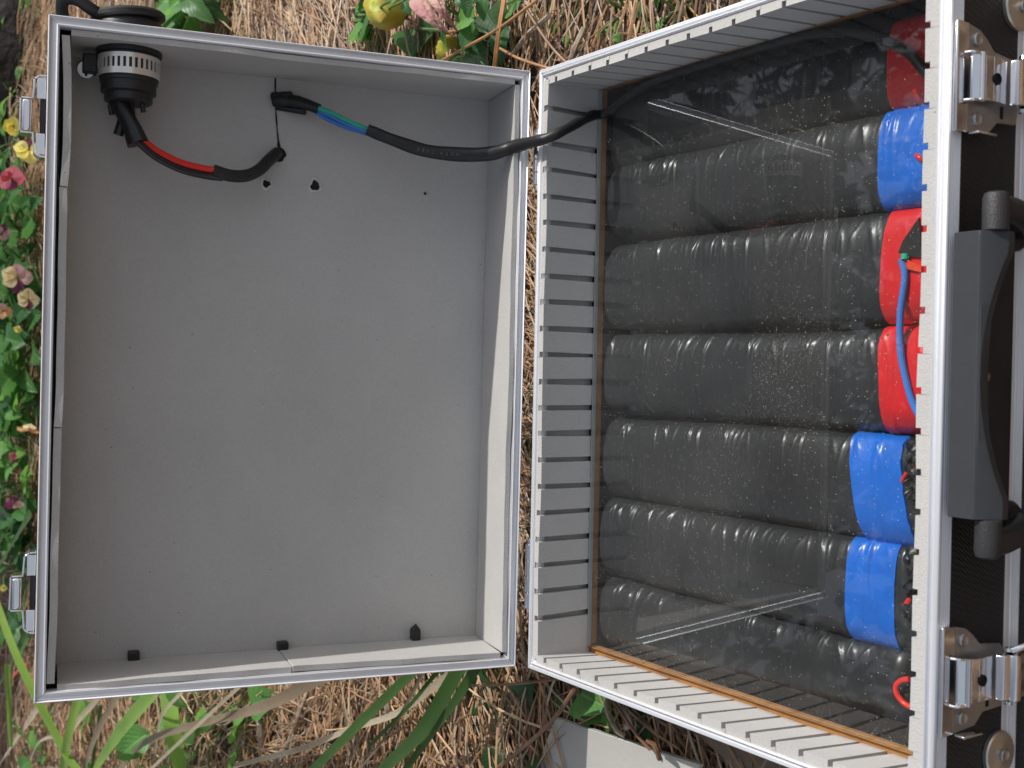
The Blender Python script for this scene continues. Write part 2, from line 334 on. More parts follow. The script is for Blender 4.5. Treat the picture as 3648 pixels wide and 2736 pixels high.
# lower frame rails: smooth band above a ribbed band
bp_ = [(.003, -.0725), (.0004, -.0725), (0, -.0722)]
for k in range(4): bp_ += [(0, -.0712 + k * .0015), (.0005, -.0709 + k * .0015), (.0005, -.0703 + k * .0015), (0, -.0699 + k * .0015)]
bp_ += [(0, -.0650), (.0008, -.0645), (.0008, -.0612), (.0012, -.0606), (.003, -.0606)]
for P, a, b in RB: build('middle_rail', rail(bp_, P, a, b), M_alu, case, angle=50)
for P, a, b in RB: build('base_rail', rail([(.003, -.0945), (.0004, -.0945), (0, -.0940), (0, -.0850), (.0012, -.0842), (.003, -.0842)], P, a, b), M_alu, case, angle=50)
# side panels, floor
t0 = .0016
for nm, a, b in (('front_panel', (-HW + .003, t0, -.0925), (HW - .003, .0045, -.009)), ('back_panel', (-HW + .003, D - .0045, -.0925), (HW - .003, D - t0, -.009)),
                 ('side_panel', (-HW + t0, .0048, -.0925), (-HW + .0045, D - .0048, -.009)), ('side_panel', (HW - .0045, .0048, -.0925), (HW - t0, D - .0048, -.009))):
    build(nm, MB().box(a, b, B), M_panel, case)
build('floor_panel', MB().box((-HW + .004, .004, -.0935), (HW - .004, D - .004, -.0922), B), M_floor, case)
# brown ledge under the sheet
for a, b in (((-.2225, .006, -.0580), (-.2156, D - .006, -.0527)), ((.2205, .006, -.0580), (.2245, D - .006, -.0527)),
             ((-.2146, D - .0125, -.0580), (.2203, D - .006, -.0527)), ((-.2146, .006, -.0580), (.2203, .016, -.0527))):
    build('wooden_ledge', MB().box(a, b, B), M_wood, case, bevel=.0004)

# slotted foam liners
def slotted(P, a, b, slots, wtop, wbot, ztop, zbot, depth=.0036, sw=.0040, seed=0, deep=1.35):
    """P(t, inward, z). inward = distance of the face from the outer side of the case"""
    r = random.Random(seed); vs = []; fs = []
    ts = [a]; st = [0]
    for s in slots:
        j = r.uniform(-.0004, .0004); ts += [s - sw / 2 + j, s + sw / 2 + j]; st += [1, 0]
    ts.append(b)
    zs = [ztop, ztop - .012, ztop - .026, zbot]
    back = .0052
    lean = [r.uniform(-.0009, .0009) for _ in range(len(ts))]
    def col(t, dep, k):
        out = []
        for q, z in enumerate(zs):
            f = (ztop - z) / (ztop - zbot); wv = wtop + (wbot - wtop) * f
            dq = dep * (1.3 if q == 0 else deep)
            out.append(P(t + lean[k] * f, max(wv - dq, .0054) + .0004 * math.sin(t * 60 + seed), z + (.0005 * math.sin(t * 37 + seed) if q == 0 else 0)))
        out.append(P(t, back, zbot)); out.append(P(t, back, ztop - .0004)); return out
    n = 6
    for k in range(len(ts) - 1):
        dep = depth if st[k] else 0
        t1, t2 = ts[k], ts[k + 1]
        o = len(vs); vs += col(t1, dep, k) + col(t2, dep, k + 1)
        for q in range(n): fs.append((o + q, o + (q + 1) % n, o + n + (q + 1) % n, o + n + q))
        if k == 0: fs.append(tuple(o + q for q in range(n)))
        if k == len(ts) - 2: fs.append(tuple(o + n + q for q in reversed(range(n))))
        if k:                                   # step between slot and block
            dp = depth if st[k - 1] else 0; o2 = len(vs); A = col(t1, min(dep, dp), k); C_ = col(t1, max(dep, dp), k)
            vs += A[:4] + C_[:4]
            for q in range(3): fs.append((o2 + q, o2 + q + 1, o2 + 5 + q, o2 + 4 + q))
    return MB().add(vs, fs)
zt, zb = -.0004, -.0522
bs = [.1996, .1722] + [.1525 - k * .0201 for k in range(18)]
ls = [.3434 - .0212 * k for k in range(0, 17)] ; ls = [y for y in ls if y > .02]
rs = [.3440 - .0208 * k for k in range(0, 17)] ; rs = [y for y in rs if y > .02]
fsl = [.205 - .0212 * k for k in range(0, 20)]
build('slotted_foam_liner', slotted(lambda t, i, z: B(t, D - i, z), -.2205, .2205, sorted(bs), .0130, .0110, zt, zb, seed=1, deep=2.0), M_foam, case, bevel=.00025, angle=30, fix=False)
build('slotted_foam_liner', slotted(lambda t, i, z: B(t, i, z), -.2165, .2165, sorted(fsl), .0150, .0130, zt, zb, sw=.0036, depth=.0024, seed=2), M_foam, case, angle=30, fix=False)
build('slotted_foam_liner', slotted(lambda t, i, z: B(-HW + i, t, z), .0158, D - .0118, sorted(ls), .0130, .0094, zt, zb, sw=.0037, depth=.0030, seed=3), M_foam, case, angle=30, fix=False)
build('slotted_foam_liner', slotted(lambda t, i, z: B(HW - i, t, z), .0158, D - .0118, sorted(rs), .0130, .0094, zt, zb, sw=.0032, depth=.0028, seed=4), M_foam, case, angle=30, fix=False)

# ---- lid
lp = [(0, .0125), (0, .0002), (.0006, -.0004), (.0011, 0), (.0015, .0009), (.0030, .0014), (.0046, .0008), (.0056, 0), (.0062, -.0002), (.0066, .0004), (.0070, .0004), (.0074, .0014), (.0074, .0080), (.0012, .0125)]
RL = [(lambda t, i, h: Lp(t, i, h), -HW + g0, HW - g0), (lambda t, i, h: Lp(t, LL - i, h), -HW + g0, HW - g0),
      (lambda t, i, h: Lp(-HW + i, t, h), g0, LL - g0), (lambda t, i, h: Lp(HW - i, t, h), g0, LL - g0)]
for P, a, b in RL: build('lid_rail', rail(lp, P, a, b), M_alu, case, angle=50)
for a, b in (((-HW + .0016, .0016, .0100), (HW - .0016, .0045, .066)), ((-HW + .0016, LL - .0045, .0100), (HW - .0016, LL - .0016, .066)),
             ((-HW + .0016, .0048, .0100), (-HW + .0045, LL - .0048, .066)), ((HW - .0045, .0048, .0100), (HW - .0016, LL - .0048, .066)),
             ((-HW + .0048, .0048, .0636), (HW - .0048, LL - .0048, .066))):
    build('lid_panel', MB().box(a, b, Lp), M_panel, case)
for P, a, b in RL: build('lid_back_rail', rail([(0, .066), (0, .055), (.0016, .055), (.0016, .0664), (.012, .0664), (.012, .0675), (.001, .0675)], P, a, b), M_alu, case, angle=50)
# soft lining sheet on the lid's inner face (with a sagging surface)
nx, ns = 60, 46; mb = MB(); vs = []
from mathutils import noise as mn
for i in range(nx + 1):
    for j in range(ns + 1):
        x = -.2245 + .449 * i / nx; s = .0055 + (LL - .011) * j / ns
        vs.append(Lp(x, s, HL + .0006 * mn.noise(Vector((x * 9, s * 9, 0))) + .0002 * mn.noise(Vector((x * 40, s * 40, 3)))))
mb.add(vs, [(i * (ns + 1) + j, i * (ns + 1) + j + 1, (i + 1) * (ns + 1) + j + 1, (i + 1) * (ns + 1) + j) for i in range(nx) for j in range(ns)])
build('lid_foam_sheet', mb, M_foam, case, angle=80)
def wavy(P, a, b, off, th, amp, seed, n0=.0012, gap=0):
    gap *= .5
    """foam strip along a lid wall; P(t, inset, n)"""
    r = random.Random(seed); N = 60; vs = []; ph = [r.uniform(0, 6) for _ in range(4)]
    for k in range(N + 1):
        t = a + (b - a) * k / N; wv = amp * (.5 * math.sin(t * 22 + ph[0]) + .3 * math.sin(t * 51 + ph[1]) + .2 * math.sin(t * 90 + ph[2]))
        e = .0007 * math.sin(t * 33 + ph[3]) + .0003 * math.sin(t * 140 + ph[1])
        for (i, nn) in ((off, n0), (off + th, n0), (off + th, .02), (off + th, .045), (off + th, HL - .0003), (off, HL - .0003)):
            f = max(0, 1 - nn / .05)
            g = gap * f * f * math.sin(math.pi * (k / N)) if gap else 0
            vs.append(P(t, i + (wv * f + g), nn + (e if nn == n0 else 0)))
    fs = [(k * 6 + q, k * 6 + (q + 1) % 6, k * 6 + 6 + (q + 1) % 6, k * 6 + 6 + q) for k in range(N) for q in range(6)]
    fs += [tuple(range(6)), tuple(N * 6 + q for q in reversed(range(6)))]
    return MB().add(vs, fs)
for P, a, b, off, th, amp, gap in ((RL[0][0], -.2185, .2185, .0078, .0042, .0006, 0),
                         (RL[1][0], .1165, .2178, .0092, .0052, .0008, .0040), (RL[1][0], -.045, .1160, .0086, .0052, .0010, .0036), (RL[1][0], -.2178, -.0456, .0082, .0052, .0008, .0015),
                         (RL[2][0], .0125, .1740, .0078, .0044, .0008, 0), (RL[2][0], .1746, .334, .0074, .0044, .0007, 0),
                         (RL[3][0], .0125, .334, .0078, .0042, .0006, 0)):
    build('lid_foam_strip', wavy(P, a, b, off, th, amp, int(a * 1000) + 7, gap=gap), M_foam, case, bevel=.0003, angle=40)

# slit, holes and punctures in the lining: recessed dark plugs with torn rims
def hole(x, s, r, ring=True, seed=0):
    rr = random.Random(seed); N = 14; R = [r * rr.uniform(.75, 1.2) for _ in range(N)]; mb = MB(); vs = []
    c = lambda k, f, n: Lp(x + math.cos(2 * math.pi * k / N) * R[k] * f, s + math.sin(2 * math.pi * k / N) * R[k] * f, n)
    for f, n in ((.25, HL - .0004), (.9, HL - .0006)): vs += [c(k, f, n) for k in range(N)]
    mb.add(vs, [(k, (k + 1) % N, (k + 1) % N + N, k + N) for k in range(N)] + [tuple(range(N))])
    o = build('drill_hole', mb, M_dark, case)
    if ring:
        mb = MB(); vs = []
        for f, n in ((.9, HL - .0003), (1.05, HL - .0016), (1.35, HL - .0012), (1.55, HL + .0003)): vs += [c(k, f * rr.uniform(.95, 1.05), n) for k in range(N)]
        mb.add(vs, [(q * N + k, q * N + (k + 1) % N, (q + 1) * N + (k + 1) % N, (q + 1) * N + k) for q in range(3) for k in range(N)])
        build('torn_foam_rim', mb, M_foam_edge, case)
hole(.1372, .1913, .0032, seed=1); hole(.1385, .1538, .0040, seed=2); hole(.1387, .0649, .0014, seed=3); hole(.161, .1822, .0065, False, seed=4)
sv = []
for k in range(13):
    x = .166 + (.2195 - .166) * k / 12; wd = .00035 + .0010 * (k == 0) + .0004 * math.sin(k * 2.1) ** 2
    sv += [Lp(x, .1865 - .004 * (1 - k / 12) ** 2 - wd, HL - .0009), Lp(x, .1865 - .004 * (1 - k / 12) ** 2 + wd, HL - .0009)]
build('lining_slit', MB().add(sv, [(2 * k, 2 * k + 1, 2 * k + 3, 2 * k + 2) for k in range(12)]), M_dark, case)

# hinges
for x0, x1 in ((.139, .187), (-.189, -.131)):
    h = bpy.data.objects.new('hinge', None); COL.objects.link(h); h.parent = case; ORG[h.name] = ORG[case.name]
    yc = D + G / 2; zc = -.0052; L_ = x1 - x0
    for k in range(4):
        a = x0 + .004 + k * (L_ - .008) / 4; b = x0 + .004 + (k + 1) * (L_ - .008) / 4 - .0004
        build('hinge_knuckle', MB().lathe([(.0030, 0), (.0036, .0004), (.0036, b - a - .0004), (.0030, b - a)], B(a, yc, zc), (1, 0, 0), 16), M_chrome, h)
    build('hinge_pin', MB().lathe([(.0012, 0), (.0018, .0006), (.0018, L_ - .0006), (.0012, L_)], B(x0, yc, zc), (1, 0, 0), 12), M_chrome, h)
    build('hinge_leaf', MB().box((x0, D + .0004, -.040), (x1, D + .0020, -.004), B), M_chrome, h, bevel=.0004)
    build('hinge_leaf', MB().box((x0, -.0024, .006), (x1, -.0010, .044), Lp), M_chrome, h, bevel=.0004)

# latches
def latch(cx, ms, lever_out):
    h = bpy.data.objects.new('latch', None); COL.objects.link(h); h.parent = case; ORG[h.name] = ORG[case.name]
    X = lambda x: cx + ms * x
    build('latch_lip', MB().box((X(-.0285), -.0030, -.0125), (X(.0285), -.0004, -.0022), B), M_chrome, h, bevel=.0009)
    poly = [(-.0280, -.0120), (.0280, -.0120), (.0262, -.022), (.0225, -.028), (.0170, -.034), (.0150, -.052), (.0110, -.056), (-.0130, -.056), (-.0190, -.0545), (-.0200, -.038), (-.0262, -.031)]
    build('latch_plate', MB().prism([(X(x), -.0026, z) for x, z in poly], (0, .0016, 0), B), M_steel, h, bevel=.0006)
    build('latch_plate_flange', MB().box((X(-.0292), -.0090, -.0290), (X(-.0278), -.0026, -.0130), B), M_chrome, h, bevel=.0005)
    for x, z in ((.0205, -.0185), (-.0205, -.0195)):
        build('rivet', MB().lathe([(.0036, 0), (.0036, .0010), (.0028, .0016), (.0018, .0010), (.0006, .0008)], B(X(x), -.0026, z), (0, -1, 0), 20), M_steel, h)
    build('slot', MB().box((X(-.0175), -.00285, -.0425), (X(-.0110), -.0026, -.0400), B), M_dark, h)
    # wire bail and rolled draw lever
    for sx in (-1, 1):
        build('bail_wire', MB().tube(bez([B(X(sx * .0122), -.0030, -.0085), B(X(sx * .0122), -.0070, -.0105), B(X(sx * .0118), -.0088, -.0170)], 5), .0009, 8), M_chrome, h)
    build('bail_wire', MB().tube([B(X(-.0122), -.0092, -.0150), B(X(.0122), -.0092, -.0150)], .0015, 12), M_chrome, h)
    lev = [(-.0060, -.0105), (-.0092, -.0150), (-.0082, -.0190), (-.0096, -.0240), (-.0086, -.0330), (-.0082, -.0375)]
    mb = MB()
    for k in range(len(lev) - 1):
        (y0, z0), (y1, z1) = lev[k], lev[k + 1]
        mb.prism([(X(-.0115), y0, z0), (X(-.0115), y1, z1), (X(-.0115), y1 + .0012, z1), (X(-.0115), y0 + .0012, z0)], (ms * .023, 0, 0), B)
    build('latch_flap', mb, M_chrome, h, bevel=.0003)
    build('keyhole', MB().lathe([(.0031, 0), (.0031, .0012), (.0026, .0015), (.0022, .0004)], B(X(.000), -.0092, -.0262), (0, -1, .05), 20), M_dark, h)
    # lever body: a U-shaped channel with a rolled spine
    mb = MB(); prof = [(-.0088, -.0380), (-.0125, -.0395), (-.0150, -.0440), (-.0150, -.0500), (-.0132, -.0560), (-.0135, -.0700), (-.0115, -.0700), (-.0115, -.0560), (-.0090, -.0480)]
    mb.prism([(X(-.0120), y, z) for y, z in prof], (ms * .0240, 0, 0), B)
    build('latch_lever', mb, M_chrome, h, bevel=.0011, seg=3)
    build('lever_spine', MB().lathe([(.0036, 0), (.0040, .0012), (.0040, .0228), (.0036, .0240)], B(min(X(-.012), X(.012)), -.0138, -.0470), (1, 0, 0), 20), M_chrome, h)
    build('lever_pin', MB().lathe([(.0001, -.0038), (.0022, -.0030), (.0026, -.0012), (.0016, .0002), (.0013, .001), (.0013, .023), (.0016, .0238), (.0026, .0252), (.0022, .0270), (.0001, .0278)], B(min(X(-.012), X(.012)), -.0112, -.0470), (1, 0, 0), 16), M_chrome, h)
    if lever_out:
        build('release_bar', MB().tube([B(X(.0140), -.0130, -.0460), B(X(.0155), -.016, -.049), B(X(.0200), -.020, -.066)], .0017, 10), M_chrome, h)
latch(.1550, 1, False); latch(-.1570, 1, True)

# round plated discs on the front corners
for x, z in ((.2003, -.0585), (-.2030, -.0570)):
    d = build('corner_disc', MB().lathe([(.0005, .0022), (.0030, .0022), (.0048, .0016), (.0085, .0014), (.0118, .0012), (.0126, .0004), (.0126, -.0016)], B(x, -.0002, z), (0, -1, 0), 40), M_nickel, case)
    build('screw', MB().lathe([(.0001, .0008), (.0018, .0010), (.0032, .0022), (.0034, .0030), (.0030, .0033), (.0018, .0026), (.0001, .0024)], B(x, -.0010, z), (0, -1, 0), 20), M_dark if False else M_steel, d)

# handle
hd = bpy.data.objects.new('carrying_handle', None); COL.objects.link(hd); hd.parent = case; ORG[hd.name] = ORG[case.name]
HX0, HX1 = -.0708, .0742
N = 40; vs = []; fs = []
for k in range(N + 1):
    x = HX0 + (HX1 - HX0) * k / N; f = k / N
    arch = max(0.0, 1 - ((f - .5) / .43) ** 2) * .0105
    zlow = -.0205
    pr = [(-.0030, -.0030), (-.0045, -.0012), (-.0190, -.0012), (-.0204, -.0022), (-.0272 + arch * .63, -.0140 + arch * 1.08), (-.0268 + arch * 1.15, -.0190 + arch * .40), (-.0180 + arch * .5, zlow), (-.0070, zlow), (-.0030, -.0170)]
    vs += [B(x, y, z) for y, z in pr]
n = 9
for k in range(N):
    for q in range(n): fs.append((k * n + q, k * n + (q + 1) % n, k * n + n + (q + 1) % n, k * n + n + q))
fs += [tuple(range(n)), tuple(N * n + q for q in reversed(range(n)))]
build('grip', MB().add(vs, fs), M_handle, hd, bevel=.0005, angle=25)
for sx, x0 in ((1, HX1), (-1, HX0)):
    xe = x0 + sx * .0195
    build('handle_collar', MB().lathe([(.0052, 0), (.0066, .0006), (.0066, .0165), (.0058, .0190), (.0038, .0200)], B(x0, -.0212, -.0110), (sx, 0, 0), 24), M_handle_rough, hd)
    pts = bez([B(x0 + sx * .0112, -.0205, -.0120), B(x0 + sx * .0118, -.0210, -.0240), B(x0 + sx * .0085, -.0180, -.0430), B(x0 + sx * .0070, -.0080, -.0590)], 6)
    build('handle_arm', MB().tube(pts, .0068, 14), M_blackplastic, hd)
    build('handle_pivot', MB().lathe([(.0125, 0), (.0125, .0040), (.0105, .0065), (.0001, .0075)], B(x0 + sx * .0070, .0014, -.0570), (0, -1, 0), 28), M_blackplastic, hd)
build('handle_back_plate', MB().box((HX0 + .004, -.0016, -.0585), (HX1 - .004, .0012, -.0135), B), M_blackplastic, hd, bevel=.0008)
build('plate_screw', MB().lathe([(.0001, .0016), (.0022, .0012), (.0030, 0)], B(.0010, -.0016, -.0350), (0, -1, 0), 16), M_chrome, hd)
# keepers on the lid's far side
for cx_, sc in ((.1625, 1), (-.156, 1)):
    h = bpy.data.objects.new('latch_keeper', None); COL.objects.link(h); h.parent = case; ORG[h.name] = ORG[case.name]
    pl = [(.0265, LL + .0005), (.0262, LL + .0045), (.0240, LL + .0072), (.0110, LL + .0082), (.0108, LL + .0155), (-.0108, LL + .0160), (-.0110, LL + .0078), (-.0240, LL + .0068), (-.0262, LL + .004), (-.0265, LL + .0005)]
    mb = MB()
    for k in range(len(pl) - 1):
        (xa, sa), (xb, sb) = pl[k], pl[k + 1]; dx, ds = xb - xa, sb - sa; q = math.hypot(dx, ds); nx_, nz_ = -ds / q * .0011, dx / q * .0011
        mb.prism([(cx_ + xa, sa, .0025), (cx_ + xb, sb, .0025), (cx_ + xb - nx_, sb - nz_, .0025), (cx_ + xa - nx_, sa - nz_, .0025)], (0, 0, .015), Lp)
    build('keeper_strap', mb, M_chrome, h, bevel=.0002)
    build('keeper_hook', MB().box((cx_ - .0104, LL + .0090, .0012), (cx_ + .0104, LL + .0152, .0060), Lp), M_chrome, h, bevel=.0016, seg=4)
    for q in (-1, 1): build('keeper_wing', MB().box((cx_ + q * .0185 - .0070, LL + .0006, .0030), (cx_ + q * .0185 + .0070, LL + .0062, .0042), Lp), M_chrome, h, bevel=.0004)
    build('keeper_base', MB().box((cx_ - .0135, LL + .0004, .004), (cx_ + .0135, LL + .0040, .030), Lp), M_blackplastic, h, bevel=.0006)

# ================================================================ sheet and battery packs
pw = MB().box((-.2158, .0215, -HP - .0030), (.2195, D - .0128, -HP), B)
plate = build('acrylic_sheet', pw, M_acrylic, None, smooth=False, loc=B(0, D / 2, -HP))
tag(plate, 'clear dusty acrylic sheet lying in the case over the row of black packs', 'acrylic sheet')
build('polished_edge', MB().box((-.2158, D - .0127, -HP - .0029), (.2195, D - .0120, -HP + .0003), B), M_acredge, plate)
build('polished_edge', MB().box((-.2164, .0215, -HP - .0029), (-.2159, D - .0110, -HP - .0001), B), M_wood, plate)

def pack_pts(y0, y1, c0, c1, hw0, hw1, top, bot, seed, rings, K=44, off=0., yends=(.045, .345), wr=1.):
    r = np.random.default_rng(seed)
    ys = np.linspace(y0, y1, rings); f = (ys - .085) / (.355 - .085)
    c = c0 + (c1 - c0) * f; hw = hw0 + (hw1 - hw0) * f
    th = np.linspace(0, 2 * np.pi, K, endpoint=False)
    ct, st = np.cos(th), np.sin(th)
    e = 2 / 2.9
    ux = np.sign(ct) * np.abs(ct) ** e; uz = np.sign(st) * np.abs(st) ** (2 / 2.9)
    a = (top - bot) / 2; zc = (top + bot) / 2
    Y = ys[:, None]; T = th[None, :]
    disp = np.zeros((rings, K))
    rw = np.random.default_rng(seed + 100)
    for i in range(int(rw.integers(42, 80))):                                           # wrinkles pulled round the upper corners
        yc = rw.uniform(.05, .345); sl_ = rw.uniform(-.010, .010); wd = rw.uniform(.0006, .0016); am = rw.uniform(.0003, .0013) * wr * rw.uniform(.35, 1)
        ac = rw.choice([.70, .80, .90, 1.05, 2.4]); al = rw.uniform(.25, .75)
        disp += am * np.exp(-((Y - yc - sl_ * (T - ac)) / wd) ** 2) * np.exp(-((T - ac) / al) ** 2)
    for i in range(5):                                           # overlapping strip edges
        yc = rw.uniform(.06, .34); disp += .0004 * (Y > yc + .004 * np.sin(T * 2 + i)) * rw.choice([-1, 1])
    ea = rw.uniform(1.0, 1.35); disp += .00045 * ((T > ea + .25 * np.sin(ys * 9 + seed)[:, None]) & (T < 2.2)) * np.ones_like(disp)
    for q in range(3): disp += .0005 * np.sin(Y * rw.uniform(15, 60) + rw.uniform(0, 6)) * np.cos(T * (q + 1) + rw.uniform(0, 6))
    # rounded ends
    ya, yb = yends
    en = np.ones(rings); er = .012
    dl = np.clip((ys - ya) / er, 0, 1); dh = np.clip((yb - ys) / er, 0, 1)
    sh = lambda d: np.sqrt(np.clip(1 - (1 - d) ** 2, 0, 1))
    inset = (1 - sh(dl)) + (1 - sh(dh))
    hx = np.maximum(hw[:, None] - inset[:, None] * .013 + disp + off, .001); hz = np.maximum(a * (1 - .70 * inset[:, None]) + disp + off, .0005)
    X = c[:, None] + ux[None] * hx; Z = zc + uz[None] * hz
    Z = Z - .0032 * np.clip((.112 - ys) / .026, 0, 1)[:, None] * (uz[None] > 0) * uz[None]
    return np.stack([X, np.broadcast_to(Y, X.shape), Z + HB], -1)
def loft(P):
    R, K, _ = P.shape; mb = MB(); vs = P.reshape(-1, 3)
    fs = [(i * K + k, i * K + (k + 1) % K, (i + 1) * K + (k + 1) % K, (i + 1) * K + k) for i in range(R - 1) for k in range(K)]
    fs += [tuple(range(K - 1, -1, -1)), tuple((R - 1) * K + k for k in range(K))]
    mb.v = [tuple(v) for v in vs]; mb.f = fs; return mb
packs = [  # centre, half width at front (y .085) and back (y .355); band colour, band y0,y1, slant
    ((.1870, .0255), (.1845, .0255), 'red', .040, .0868, 'black taped pack nearest the shaded foam wall, its red band under a cable', -.0575),
    ((.1300, .0278), (.1325, .0262), 'blue', .040, .0882, 'black taped pack with a blue band between two red-banded packs', -.0534),
    ((.0655, .0318), (.0665, .0300), 'red', .040, .0850, 'black taped pack with a red band under an orange sleeve and black tape flap', -.0534),
    ((-.0020, .0292), (-.0025, .0280), 'red', .040, .0850, 'black taped pack with red band crossed by blue wire, beside a blue-banded pack', -.0534),
    ((-.0675, .0310), (-.0665, .0290), 'blue', .0640, .1010, 'black taped pack with a slanting blue band and ragged crinkled end, middle of the case', -.0534),
    ((-.1310, .0300), (-.1290, .0270), 'blue', .0700, .1040, 'black taped pack with a blue band, next to the narrow pack without a band', -.0536),
    ((-.1830, .0215), (-.1890, .0265), None, 0, 0, 'narrow black taped pack without coloured band, beside the sunlit slotted foam', -.0540)]
PK = []
for i, ((c0, h0), (c1, h1), bc, b0, b1, lab, top) in enumerate(packs):
    t = thing('battery_pack', lab, 'battery pack', B(c0, .2, -.0915), 'black taped packs lying side by side in the case')
    ya = .040 if i < 4 else (.046 if i < 6 else .060)
    h0 += .0020; h1 += .0034
    P = pack_pts(ya - .0005, .3535, c0, c1, h0, h1, top, -.0915, i + 1, 520, yends=(ya - .001, .354), wr=1.25)
    build('tape_wrapping', loft(P), M_tape, t, angle=80, fix=False)
    if bc:
        P = pack_pts(b0, b1, c0, c1, h0, h1, top, -.0915, i + 1, 60, off=.0013 if i == 4 else .0009, yends=(ya - .001 - (.02 if i < 4 else .0), .354), wr=1.2)
        r = random.Random(i); sl = {1: -.02, 2: -.03, 3: .05, 4: .20, 5: .02, 6: 0, 0: .0}[i] if i != 3 else .06
        P[..., 1] += (P[..., 0] - c0) * sl
        if i == 4: P[:14, :, 1] += (np.sin(P[:14, :, 0] * 900) * .0006)
        build('tape_band', loft(P), M_red if bc == 'red' else M_blue, t, angle=80, fix=False)
    PK.append(t)

def wire(name, pts, r, m, label, cat='wire', sub=8):
    o = build(name, MB().tube(bez(pts, sub), r, 10), m, None, loc=Vector(pts[0])); return tag(o, label, cat)
def atb(u, v, z): return at(u, v, HB + max(z, -.0547))
wire('jumper_wire', [atb(1948, 560, -.0475 - .006), atb(1955, 600, -.0535), atb(1945, 680, -.0537), atb(1946, 760, -.0537), atb(1962, 840, -.0537), atb(1976, 880, -.0537), atb(1990, 905, -.0537)], .0021, M_wblue, 'thick blue wire bowed across the two neighbouring red-banded packs')
wire('wire_loop', [atb(1968, 1528, -.058), atb(1952, 1518, -.0545), atb(1938, 1500, -.054), atb(1936, 1482, -.054), atb(1948, 1470, -.055), atb(1965, 1467, -.060)], .0017, M_wred, 'red wire loop at the end of the pack without a band')
wire('wire_stub', [atb(1948, 1040, -.056), atb(1960, 1020, -.054), atb(1976, 1005, -.056)], .0012, M_wred, 'short red wire end beside the slanting blue band')
wire('wire_stub', [atb(1955, 1310, -.056), atb(1963, 1298, -.054), atb(1972, 1285, -.056)], .0017, M_wred, 'short red wire end poking out beyond the lower blue band')
wire('wire_stub', [atb(1980, 335, -.056), atb(1986, 341, -.054), atb(1992, 346, -.056)], .0015, M_wred, 'tiny red wire end beside the upper blue band at the foam edge')
# crumpled black tape ends and small black leads beyond packs 5-7
for (u, v, lab) in ((1962, 1010, 'crumpled black tape end beside the slanting blue band'), (1960, 1255, 'crumpled black tape end beyond the lower blue band')):
    mb = MB(); rr = random.Random(u)
    for k in range(5):
        p0 = atb(u - 2 + rr.uniform(-6, 10), v - 40 + k * 22, -.057); p1 = atb(u + 8 + rr.uniform(-6, 6), v - 60 + k * 30 + rr.uniform(-18, 18), -.0550); p2 = atb(u + 24, v - 30 + k * 22, -.060)
        mb.tube(bez([p0, p1, p2], 6), [.0016 + .0008 * math.sin(q) ** 2 for q in range(13)], 7, flat=1.8)
    o = build('tape_end', mb, M_shrink, None, loc=atb(u, v, -.06)); tag(o, lab, 'tape')
mb = MB()
P3 = [atb(1985, 470, -.0535), atb(1972, 488, -.0530), atb(1950, 520, -.0530), atb(1940, 546, -.0532), atb(1960, 552, -.0534), atb(1990, 556, -.0540)]
vs = P3 + [p + Vector((0, 0, -.0016)) for p in P3]; fs = [(0, 1, 2, 3, 4, 5), (11, 10, 9, 8, 7, 6)] + [(k, (k + 1) % 6, (k + 1) % 6 + 6, k + 6) for k in range(6)]
tag(build('tape_flap', MB().add(vs, fs), M_sleeve, None, loc=P3[0]), 'folded black tape flap above the blue wire on the red band', 'tape')
P3 = [atb(1950, 572, -.0532), atb(1956, 560, -.0530), atb(1990, 574, -.0535), atb(1990, 588, -.0540), atb(1962, 582, -.0534)]
n_ = 5; vs = P3 + [p + Vector((0, 0, -.0014)) for p in P3]; fs = [tuple(range(n_)), tuple(reversed(range(n_, 2 * n_)))] + [(k, (k + 1) % n_, (k + 1) % n_ + n_, k + n_) for k in range(n_)]
tag(build('insulation_sleeve', MB().add(vs, fs), M_worange, None, loc=P3[0]), 'orange-red sleeve at the top end of the blue wire', 'sleeve')
tag(build('wire_tip', MB().tube([atb(1955, 548, -.0528), atb(1955, 560, -.0528)], .0022, 10), M_wgreen, None, loc=atb(1955, 548, -.053)), 'green wire tip between black tape flap and orange sleeve', 'wire')

# ================================================================ leads in the lid
# long sleeved cable
cab = thing('sleeved_cable', 'black sleeved cable running from the lid over the rim and under the clear sheet', 'cable', tuple(Lp(.20, .185, HL)))
c0 = [Lp(.1800, .1203, .0335), Lp(.1728, .0991, .030), Lp(.1666, .0739, .027), Lp(.1652, .0456, .021), Lp(.1664, .0259, .012), Lp(.1708, .0122, .0015), B(.1728, .3560, .0090), B(.1738, .3431, .0065), B(.1796, .3385, -.0040), B(.1889, .3440, -.0220), B(.1985, .3520, -.0420), B(.2006, .3542, -.0510), B(.2030, .3480, -.0560), B(.2060, .3400, -.0560)]
pth = bez(c0, 14)
nn_ = len(pth) - 1
rad = [float(np.interp(i / nn_, (0, .10, .25, .40, .50, .65, 1), (.0043, .0049, .0058, .0050, .0041, .0038, .0037))) + .00018 * math.sin(i * .37) for i in range(len(pth))]
build('cable_sleeve', MB().tube(pth, rad, 16), M_sleeve, cab, angle=60)
c1 = [B(.2055, .3415, -.0560), B(.2085, .3330, -.0560), B(.2160, .2983, -.0560), B(.2180, .2400, -.0560), B(.2186, .2026, -.0560), B(.2170, .1450, -.0555), B(.2080, .1027, -.0550), B(.1920, .0711, -.0550), B(.1760, .0560, -.0550), B(.1640, .0440, -.0560), B(.1560, .030, -.058)]
build('cable_under_sheet', MB().tube(bez(c1, 10), .0031, 14), M_sleeve, cab, angle=60)
